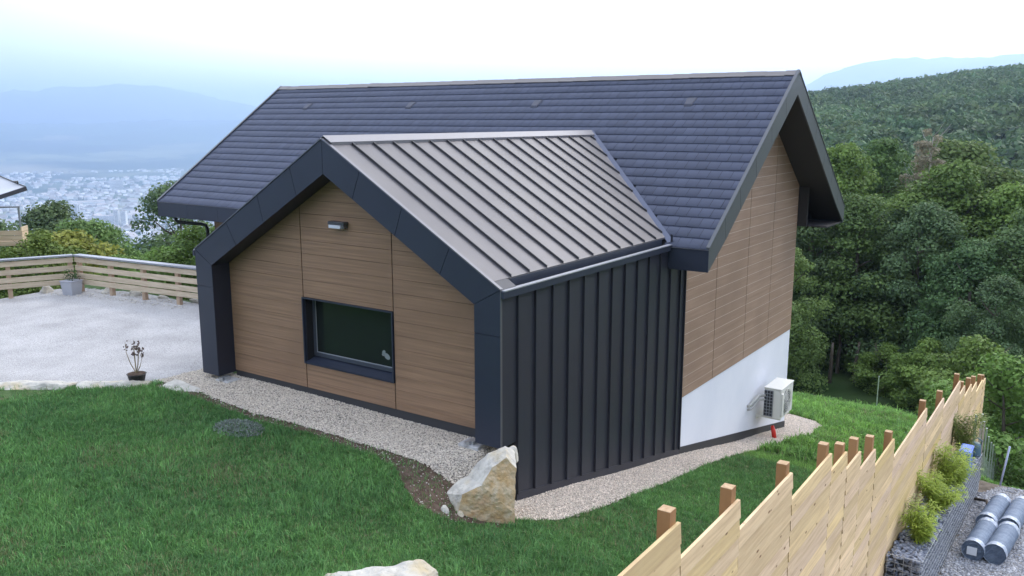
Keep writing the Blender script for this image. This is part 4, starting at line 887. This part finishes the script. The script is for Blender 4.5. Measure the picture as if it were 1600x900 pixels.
def roll(label,p,q,r,seed):
    p=Vector(p); q=Vector(q); L_=(q-p).length; root=thing('wire_netting_roll',label,'roll',p,'rolls of wire netting lying on the gravel'); root.rotation_euler=(q-p).to_track_quat('Z','Y').to_euler(); rr=np.random.default_rng(seed)
    def surf(z0,z1,rad,n=40,m=14,amp=.0):
        a=MB(); vs=[];fs=[]
        for i in range(m+1):
            for k in range(n):
                t=2*math.pi*k/n; R=rad*(1+rr.normal(0,amp)); vs.append((math.cos(t)*R,math.sin(t)*R,z0+(z1-z0)*i/m))
        for i in range(m):
            for k in range(n): j=(k+1)%n; fs.append((i*n+k,i*n+j,(i+1)*n+j,(i+1)*n+k))
        a.add(vs,fs); return a
    surf(.02,L_-.02,r,amp=.006).build('netting',M['netting'],root,smooth=True)
    for z,zc in ((0.015,.03),(L_-.015,L_-.03)):   # spiral of layers on both ends
        a=MB()
        rad=r*.97
        while rad>.03: R=[(math.cos(2*math.pi*k/20)*rad,math.sin(2*math.pi*k/20)*rad,z+rr.normal(0,.003)) for k in range(20)]; a.tube(R+[R[0]],.006,5,cap=False); rad-=.017
        a.tube([(0,0,zc-.002),(0,0,zc+.002)],r*.95,24)
        a.build('roll_end',M['netting'],root)
    for z0,z1 in ((-.004,.15),(L_-.16,L_+.004)): surf(z0,z1,r*1.02,m=6,amp=.012).build('film_band',M['film'],root,smooth=True)
    return root
gyz=lambda x,y: float(G(x,y))
R_=.158
roll('near left roll of wire netting, with a paper label on its end',(10.83,5.83,gyz(10.83,5.83)+R_+.02),(10.90,7.16,gyz(10.9,7.16)+R_+.02),R_,1)
roll('near right roll of wire netting lying against the labelled one',(11.12,5.90,gyz(11.12,5.9)+R_+.02),(11.21,7.2,gyz(11.2,7.2)+R_+.02),R_,2)
roll('far left roll of wire netting, behind the labelled one',(10.86,7.30,gyz(10.86,7.3)+R_+.02),(10.96,8.75,gyz(10.9,8.7)+R_+.02),R_,3)
roll('far right roll of wire netting, rearmost of the four',(11.19,7.36,gyz(11.19,7.3)+R_+.02),(11.28,8.85,gyz(11.28,8.8)+R_+.02),R_,4)
a=MB(); yL,zL_=5.824,gyz(10.83,5.83)+R_+.02; a.box(10.75,10.89,yL-.012,yL-.006,zL_-.07,zL_+.06); o=a.build('paper_label',mat('white_label_paper',(.72,.74,.78),.6)); 
tgt=[c for c in bpy.data.objects if c.get('label','').startswith('near left roll')][0]; bpy.context.view_layer.update(); o.parent=tgt; o.matrix_parent_inverse=tgt.matrix_world.inverted()
# ================= STEEL MESH FENCE BEYOND =================
sf=thing('wire_fence','row of thin galvanised steel posts with wire netting running down the slope','fence',(10.5,10.5,-3)); iv=Matrix.Translation((-10.5,-10.5,3))
pp=[(1547,18.4,0,0),(1556,20.0,0,0),(1561,22.5,0,0),(1566,26,0,0),(1571,29.5,0,0),(1576,32,0,0),(1580,34,0,0),(1584,35.5,0,0),(1589,37.5,0,0),(1594,40,0,0)]
tops=[]
for px,d,ty,_ in pp:
    x,y=at(px,d); zt=gyz(x,y)+1.5
    g_=gyz(x,y); tops.append((x,y,g_,zt)); a=MB().bar((x,y,g_-.3),(x,y,max(zt,g_+.7)),.045,.03)
    o=a.build('post',M['galv']); o.parent=sf; o.matrix_parent_inverse=iv
a=MB()
for (x0,y0,g0,t0),(x1,y1,g1,t1) in zip(tops[:-1],tops[1:]):
    n=int(math.hypot(x1-x0,y1-y0)/.15)
    for k in range(n): t=k/n; a.bar((x0+(x1-x0)*t,y0+(y1-y0)*t,g0+(g1-g0)*t),(x0+(x1-x0)*t,y0+(y1-y0)*t,g0+(g1-g0)*t+.75),.0035)
    for h in (.1,.3,.5,.75): a.bar((x0,y0,g0+h),(x1,y1,g1+h),.004)
o=a.build('wire_netting',M['galv']); o.parent=sf; o.matrix_parent_inverse=iv
x,y=at(1596,22); a=MB().tube([(x,y,gyz(x,y)-.2),(x+.12,y+.1,gyz(x,y)+.95)],.022,8); tag(a.build('survey_pole',mat('pale_blue_pole',(.45,.52,.72),.5),smooth=True),'slanting pale blue pole at the right edge in front of the steel posts','pole')
x,y=at(1385,30.5); a=MB().bar((x,y,gyz(x,y)-.3),(x,y,gyz(x,y)+1.25),.035,.02); tag(a.build('steel_stake',M['galv']),'lone thin steel stake in the meadow left of the board fence','stake')
a=MB().tube([at(1560,17.5)+(gyz(*at(1560,17.5))+.06,),at(1578,17.2)+(gyz(*at(1578,17.2))+.16,),at(1598,16.0)+(gyz(*at(1598,16.))+.05,)],[.03,.025,.02],7); tag(a.build('dry_branch',M['bark'],smooth=True),'dry branch lying on the bare earth behind the netting rolls','branch')
# ================= BOULDERS AND ROCKS =================
M['rock_white']=mat('white_limestone',(.60,.57,.50),.9,col2=(.42,.40,.36),nscale=7,ndetail=8,bump=.8,bscale=16,col3=(.50,.42,.28),n3scale=3,lo3=.52,hi3=.7,spec=.15)
M['rock_tan']=mat('tan_fracture_face',(.52,.36,.19),.9,col2=(.60,.50,.36),nscale=8,ndetail=8,bump=1,bscale=20,col3=(.40,.22,.10),n3scale=2.5,lo3=.55,hi3=.7,spec=.15)
from mathutils import noise as mnoise
def rock(name,pts,label,mats,tan=None,seed=0,amp=.03,sub_=4,faces=None,tanset=()):
    bm=bmesh.new(); vs_=[bm.verts.new(p) for p in pts]
    if faces:
        for q,f in enumerate(faces): bm.faces.new([vs_[i] for i in f]).material_index=1 if q in tanset else 0
    else: bmesh.ops.convex_hull(bm,input=bm.verts); bmesh.ops.delete(bm,geom=[v for v in bm.verts if not v.link_faces],context='VERTS')
    bmesh.ops.recalc_face_normals(bm,faces=bm.faces)
    if not faces: bmesh.ops.bevel(bm,geom=list(bm.edges),offset=.02,segments=1,affect='EDGES')
    bmesh.ops.triangulate(bm,faces=bm.faces)
    for _ in range(sub_): 
        L2=[e for e in bm.edges if e.calc_length()>.045]
        if L2: bmesh.ops.subdivide_edges(bm,edges=L2,cuts=1,use_grid_fill=False); bmesh.ops.triangulate(bm,faces=bm.faces)
    bm.normal_update()
    if tan:
        for f in bm.faces:
            if f.normal.dot(Vector(tan[0]))+.16*mnoise.noise(f.calc_center_median()*5)>tan[1]: f.material_index=1
    for v in bm.verts:
        p=v.co*1.0+Vector((seed,0,0)); d_=mnoise.noise(p*3.2)*amp*1.6+abs(mnoise.noise(p*8))*amp*.9+mnoise.noise(p*24)*amp*.35; v.co+=v.normal*d_
    me=bpy.data.meshes.new(name); bm.to_mesh(me); bm.free(); [me.materials.append(m) for m in mats]
    for f in me.polygons: f.use_smooth=False
    o=bpy.data.objects.new(name,me); S.collection.objects.link(o); return tag(o,label,'boulder' if 'boulder' in name else 'rock')
bp_=[(6.123,-1.04,-.42),(6.157,-.995,-.199),(6.325,-.833,-.105),(6.379,-.702,.085),(6.469,-.543,.18),(6.544,-.452,.03),(6.587,-.541,-.50),
 (5.775,-.856,-.34),(5.824,-.681,-.253),(5.902,-.551,-.189),(5.959,-.457,-.066),(6.084,-.362,.08),(6.224,-.22,.165),(6.304,-.143,.10),
 (6.10,-1.02,-1.0),(6.60,-.52,-1.1),(5.75,-.84,-.7),(5.85,-.40,-.7),(5.95,-.1,-.7),(6.08,.05,-1.0),(6.14,.03,-.1)]
bf_=[(0,1,2,3,4,5,6),(14,0,6,15), (0,7,8,1),(1,8,9,2),(2,9,10,11,3),(3,11,12,4),(4,12,13,5),(14,16,7,0),(16,17,8,7),(17,9,8),(17,18,10,9),(18,11,10),(18,20,13,12,11),(18,19,20),(6,5,13,20),(6,20,19,15)]
rock('boulder',bp_,'large boulder with white top and broken tan face under the annex corner',[M['rock_white'],M['rock_tan']],None,0,.020,4,bf_,(0,1,14,15))
rock('rock',[(6.20,-.16,.10),(6.30,-.08,.13),(6.33,-.08,-.08),(6.27,.02,-.10),(6.18,.04,.1),(6.1,-.02,-.12),(6.28,-.17,-.08)],'small white rock wedged between the big boulder and the metal wall',[M['rock_white']],None,5,.015,3)
rock('rock',[(5.96,-1.22,-.40),(6.08,-1.22,-.42),(6.1,-1.12,-.40),(5.98,-1.10,-.32),(6.02,-1.17,-.28),(5.95,-1.15,-.45)],'small white stone in the grass, left one below the big boulder',[M['rock_white']],None,9,.01,2)
rock('rock',[(6.10,-1.08,-.46),(6.2,-1.06,-.48),(6.2,-.98,-.46),(6.1,-.96,-.40),(6.14,-1.02,-.36)],'tiny white stone in the grass, right one below the big boulder',[M['rock_white']],None,12,.01,2)
rock('rock',[(6.30,-3.70,-.04),(6.50,-3.45,.03),(6.82,-3.12,.04),(7.05,-2.85,.07),(7.25,-2.75,.0),(7.30,-2.85,-.25),(7.3,-3.1,.04),(7.1,-3.3,.08),(6.7,-3.7,.06),(6.3,-4.0,-.1),(6.5,-3.3,-.2),(7.0,-2.75,-.25),(7.2,-3.3,-.3)],'flat white rock in the lawn cut by the lower picture edge',[M['rock_white']],None,15,.03)
rock('rock',[(-1.15,-1.62,-.15),(-1.2,-1.45,-.02),(-.55,-.95,.0),(-.35,-.75,-.05),(-.30,-.88,-.2),(-.55,-1.10,-.12),(-1.0,-1.50,-.08),(-.5,-.55,-.10),(-1.3,-1.15,-.08),(-1.1,-.95,-.1)],'long flat white rock on the lawn edge directly left of the potted plant',[M['rock_white']],None,20,.02)
rock('rock',[(-2.15,-2.35,-.15),(-2.2,-2.2,.0),(-1.35,-1.70,.02),(-1.22,-1.62,-.03),(-1.3,-1.75,-.15),(-2.0,-2.35,-.1),(-1.4,-1.3,-.08),(-2.35,-1.9,-.08)],'flat cream rock on the lawn edge, further left than the one beside the pot',[M['rock_white']],None,25,.02)
rock('rock',[(-.25,-.72,-.16),(-.15,-.42,-.04),(.55,-.42,-.06),(.7,-.62,-.12),(.3,-.70,-.1),(-.1,-.75,-.08),(.2,-.35,-.12)],'low white rock slab between the potted plant and the dark column of the annex',[M['rock_white']],None,28,.015)
# ================= POTTED PLANT, SILVER PLANT, PLANTER =================
pt_=thing('potted_plant','black plastic pot with a few dry upright flower stems at the lawn edge','potted plant',(-.62,-.80,-.10)); mk=mat('black_pot',(.015,.015,.017),.5)
MB().tube([(0,0,0),(0,0,.02),(0,0,.15),(0,0,.17)],[.10,.11,.14,.155],18).build('pot',mk,pt_,smooth=False)
MB().tube([(0,0,.172),(0,0,.176)],.135,18).build('potting_soil',M['soil'],pt_)
a=MB(); b=MB(); rr=random.Random(4)
for q,(dx,dy,h) in enumerate([(-.16,-.05,.52),(-.09,.04,.40),(-.01,.0,.56),(.03,.04,.50),(.10,.0,.50),(.16,.02,.44),(.04,-.03,.45)]):
    P=[(0,0,.17),(dx*.6,dy*.6,.17+h*.3),(dx*1.0,dy,.17+h*.65),(dx*1.05,dy,.17+h)]; a.tube(P,[.008,.007,.005,.003],6)
    for k in range(9):
        u=rr.uniform(.55,1.02); c=Vector(P[2]).lerp(Vector(P[3]),(u-.5)*2 if u>.5 else 0)+Vector((rr.uniform(-.035,.035),rr.uniform(-.035,.035),rr.uniform(-.02,.02))); s_=rr.uniform(.010,.02)
        b.add([c+Vector(v)*s_ for v in ico_v],[tuple(f) for f in ico_f])
a.build('stem',mat('dry_stem',(.28,.22,.13),.8),pt_); b.build('seed_heads',mat('brown_seed_heads',(.14,.10,.09),.9),pt_)
sv=thing('silver_plant','low silvery grey leafed plant spreading in the lawn below the gravel path','plant',(2.55,-1.30,-.11)); r_=np.random.default_rng(6); n=1500
rad=np.sqrt(r_.uniform(0,1,n)); a_=r_.uniform(0,6.28,n); p=np.stack([rad*np.cos(a_)*.42,rad*np.sin(a_)*.27,.05+(1-rad**2)*.11*r_.uniform(.4,1,n)],1); u=r_.normal(0,1,(n,3)); u[:,2]=abs(u[:,2]); u/=np.linalg.norm(u,axis=1,keepdims=True); t=np.cross(u,r_.normal(0,1,(n,3))); t/=np.linalg.norm(t,axis=1,keepdims=True); L2=r_.uniform(.02,.05,(n,1)); w_=.006
V=np.stack([p-t*w_,p+u*L2*.5-t*w_*1.3,p+u*L2,p+u*L2*.5+t*w_*1.3],1).reshape(-1,3); C=np.repeat(np.array([.26,.31,.27])*r_.uniform(.55,1.15,(n,1)),4,0); npmesh('leaves',V,np.arange(4*n).reshape(n,4),M['bamboo'],sv,col=C)
a=MB(); 
for q in range(26): t=q*.9; a.tube([(0,0,0),(math.cos(t)*.2,math.sin(t)*.14,.09),(math.cos(t)*.36,math.sin(t)*.23,.08)],[.004,.003,.002],4)
a.build('stem',mat('grey_stem',(.25,.25,.2),.8),sv)
px_,py_=-8.58,2.54
pl=thing('planter_bucket','pale grey square tapered planter bucket in the corner of the parking railing','planter',(px_,py_,-.10)); pl.rotation_euler.z=.25; pl.scale=(.72,.72,.78)
a=MB(); 
def frus(a,z0,z1,w0,w1,d0,d1): a.add([(-w0,-d0,z0),(w0,-d0,z0),(w0,d0,z0),(-w0,d0,z0),(-w1,-d1,z1),(w1,-d1,z1),(w1,d1,z1),(-w1,d1,z1)],[(0,3,2,1),(4,5,6,7),(0,1,5,4),(1,2,6,5),(2,3,7,6),(3,0,4,7)])
frus(a,0,.42,.20,.245,.20,.245); a.build('bucket',mat('grey_plastic_bucket',(.42,.43,.47),.6),pl,bevel=.012)
a=MB(); frus(a,.421,.455,.26,.26,.26,.26); a.build('rim',mat('grey_bucket_rim',(.36,.37,.42),.6),pl,bevel=.006)
V,F,C=leaf_cloud([(0,0,.62,.24,.22,.20),(.12,.05,.55,.18,.18,.14),(-.14,0,.54,.17,.17,.13)],160,.06,3,((.04,.08,.04),(.09,.15,.08))); npmesh('foliage',V,F,M['leaf'],pl,col=C)
# ================= PARKING RAILING =================
rl=thing('parking_railing','low pale timber board railing with a grey metal cap along the parking','railing',(-8.75,2.75,0)); iv=Matrix.Translation((8.75,-2.75,0))
M['rail']=mat('weathered_pale_boards',(.46,.37,.26),.85,col2=(.58,.48,.35),nscale=3,nstretch=(1,1,8),ndetail=6,bump=.2,rnd=.08)
M['railpost']=mat('rail_post',(.36,.25,.17),.85,col2=(.46,.34,.24),nscale=4)
M['cap']=mat('grey_metal_cap',(.30,.31,.34),.35,metal=.5)
A=Vector((-8.78,2.80,0)); B=Vector((-4.2,3.37,0)); D=Vector((-11.1,-2.15,0)); 
def railside(P,Q,nb):
    d=(Q-P).normalized(); nrm=Vector((d.y,-d.x,0)); nrm = nrm if nrm.dot(Vector((1,-1,0)))>0 else -nrm
    for z0,z1 in ((.655,.775),(.455,.575),(.265,.385),(.12,.240)):
        a=MB(); a.prism([P+Vector((0,0,z0)),Q+Vector((0,0,z0)),Q+Vector((0,0,z1)),P+Vector((0,0,z1))],nrm*.028); o=a.build('rail_board',M['rail']); o.parent=rl; o.matrix_parent_inverse=iv
    a=MB(); a.prism([P+nrm*-.13+Vector((0,0,.80)),Q+nrm*-.13+Vector((0,0,.80)),Q+nrm*.07+Vector((0,0,.80)),P+nrm*.07+Vector((0,0,.80))],(0,0,.04)); o=a.build('cap_rail',M['cap']); o.parent=rl; o.matrix_parent_inverse=iv
    for k in range(nb):
        c=P+d*(.07+(Q-P).length*k/nb*.98)-nrm*.05; zb_=min(-.35,float(G(c.x,c.y)))-.15; a=MB(); a.prism([c+d*s1*.05+nrm*s2*.045+Vector((0,0,zb_)) for s1,s2 in ((-1,-1),(1,-1),(1,1),(-1,1))],(0,0,.795-zb_)); o=a.build('rail_post',M['railpost']); o.parent=rl; o.matrix_parent_inverse=iv
railside(A,B,4); railside(A+Vector((-.02,-.05,-.002)),D,4)
for q,(x,y,s_,lab) in enumerate([(-8.0,3.05,.16,'rough limestone block just right of the planter bucket'),(-9.5,2.4,.2,'rough pale block behind the planter bucket under the railing'),(-6.4,3.5,.11,'small pale rock beside a railing post'),(-5.3,3.62,.12,'pale rock near the dark column under the railing'),(-10.1,1.3,.17,'pale block under the left leg of the railing'),(-7.2,3.3,.13,'flat pale rock under the middle of the railing')]):
    g_=float(G(x,y)); rr=random.Random(q); P=[(x+rr.uniform(-1,1)*s_*1.6,y+rr.uniform(-1,1)*s_,g_+rr.uniform(-.3,1)*s_) for _ in range(12)]
    rock('rock',P,lab,[M['rock_white']],None,30+q,.02,3)
# ================= NEIGHBOUR CHALET (mostly outside the frame) =================
nb_=thing('neighbour_chalet','timber chalet at the left edge with a wooden balcony and a pale panelled roof edge','house',(-17,2,0)); iv=Matrix.Translation((17,-2,0))
M['chwood']=mat('new_spruce_boards',(.55,.40,.26),.8,col2=(.64,.50,.34),nscale=2,nstretch=(1,1,9),bump=.15)
def nbp(o): o.parent=nb_; o.matrix_parent_inverse=iv; return o
K=Vector((-14.75,4.5,.93)); d1=Vector((-.72,-.69,0)); d2=Vector((-.69,.72,0))   # balcony corner and its two edges
def quadbox(c,u,v,z0,z1,m,name,par=None): a=MB(); a.prism([c+Vector((0,0,z0-c.z)),c+u+Vector((0,0,z0-c.z)),c+u+v+Vector((0,0,z0-c.z)),c+v+Vector((0,0,z0-c.z))],(0,0,z1-z0)); return nbp(a.build(name,m))
for k,(z0,z1) in enumerate(((.78,.92),(.62,.765),(.47,.605))): quadbox(K,d1*5,d2*.03,z0-.10,z1-.10,M['chwood'],'balcony_board'); quadbox(K+d1*.02+d2*.035,d1*.03,d2*.5,z0,z1,M['chwood'],'balcony_board')
quadbox(K+d1*.06+d2*.04,d1*4.9,d2*.5,.40,.50,M['chwood'],'balcony_deck')
for t in (.25,2.4,4.6): c=K+d1*t+d2*.25; quadbox(c,d1*.14,d2*.14,float(G(c.x,c.y))-.2,.37,M['chwood'],'balcony_post')
quadbox(K+d1*.02+d2*.05,d1*4.9,d2*.04,1.50,1.545,M['cap'],'balcony_rail')
for t in (.03,1.3,2.6,3.9): quadbox(K+d1*t+d2*.05,d1*.05,d2*.04,.92,1.50,M['cap'],'rail_post')
a=MB(); c=K+d1*5.4+d2*1.5; W_=[c,c+d1*7,c+d1*7+d2*6,c+d2*6]; a.prism([Vector((p.x,p.y,-4)) for p in W_],(0,0,5.4)); nbp(a.build('wall',M['chwood']))
# roof edge: corner points found from the picture at 26 m
Kc=Vector((-14.75,4.75,2.10)); e1=Vector((-.62,-.60,.62)).normalized(); e2=Vector((-.45,-.9,-.36)).normalized()
P0=Kc; P1=Kc+Vector((-1.1,-.85,.62)); P2=Kc+Vector((-.15,-1.5,-.42)); n=(P1-P0).cross(P2-P0).normalized(); u1=(P1-P0).normalized(); u2=(P2-P0).normalized()
if n.z<0: n=-n
a=MB(); a.prism([P0,P0+u1*5,P0+u1*5+u2*6,P0+u2*6],n*-.10); nbp(a.build('roof',mat('pale_roof_sheet',(.50,.52,.56),.4,col2=(.60,.62,.66),nscale=2)))
a=MB()
for k in range(1,6): a.bar(P0+u1*.85*k+n*.02,P0+u1*.85*k+u2*6+n*.02,.03)
for k in range(0,7): a.bar(P0+u2*1.0*k+n*.02,P0+u2*1.0*k+u1*5+n*.02,.025)
nbp(a.build('roof_ribs',mat('grey_roof_rib',(.16,.17,.19),.5)))
a=MB(); a.bar(P0-n*.05,P0+u2*6-n*.05,.12); a.bar(P0-n*.05,P0+u1*5-n*.05,.06)
for k in range(4): c=P0+u1*(.25+.75*k); a.tube([c,c+n*.10,c+n*.14+u2*.12],.025,6)
nbp(a.build('gutter',mat('dark_gutter',(.05,.05,.06),.5)))
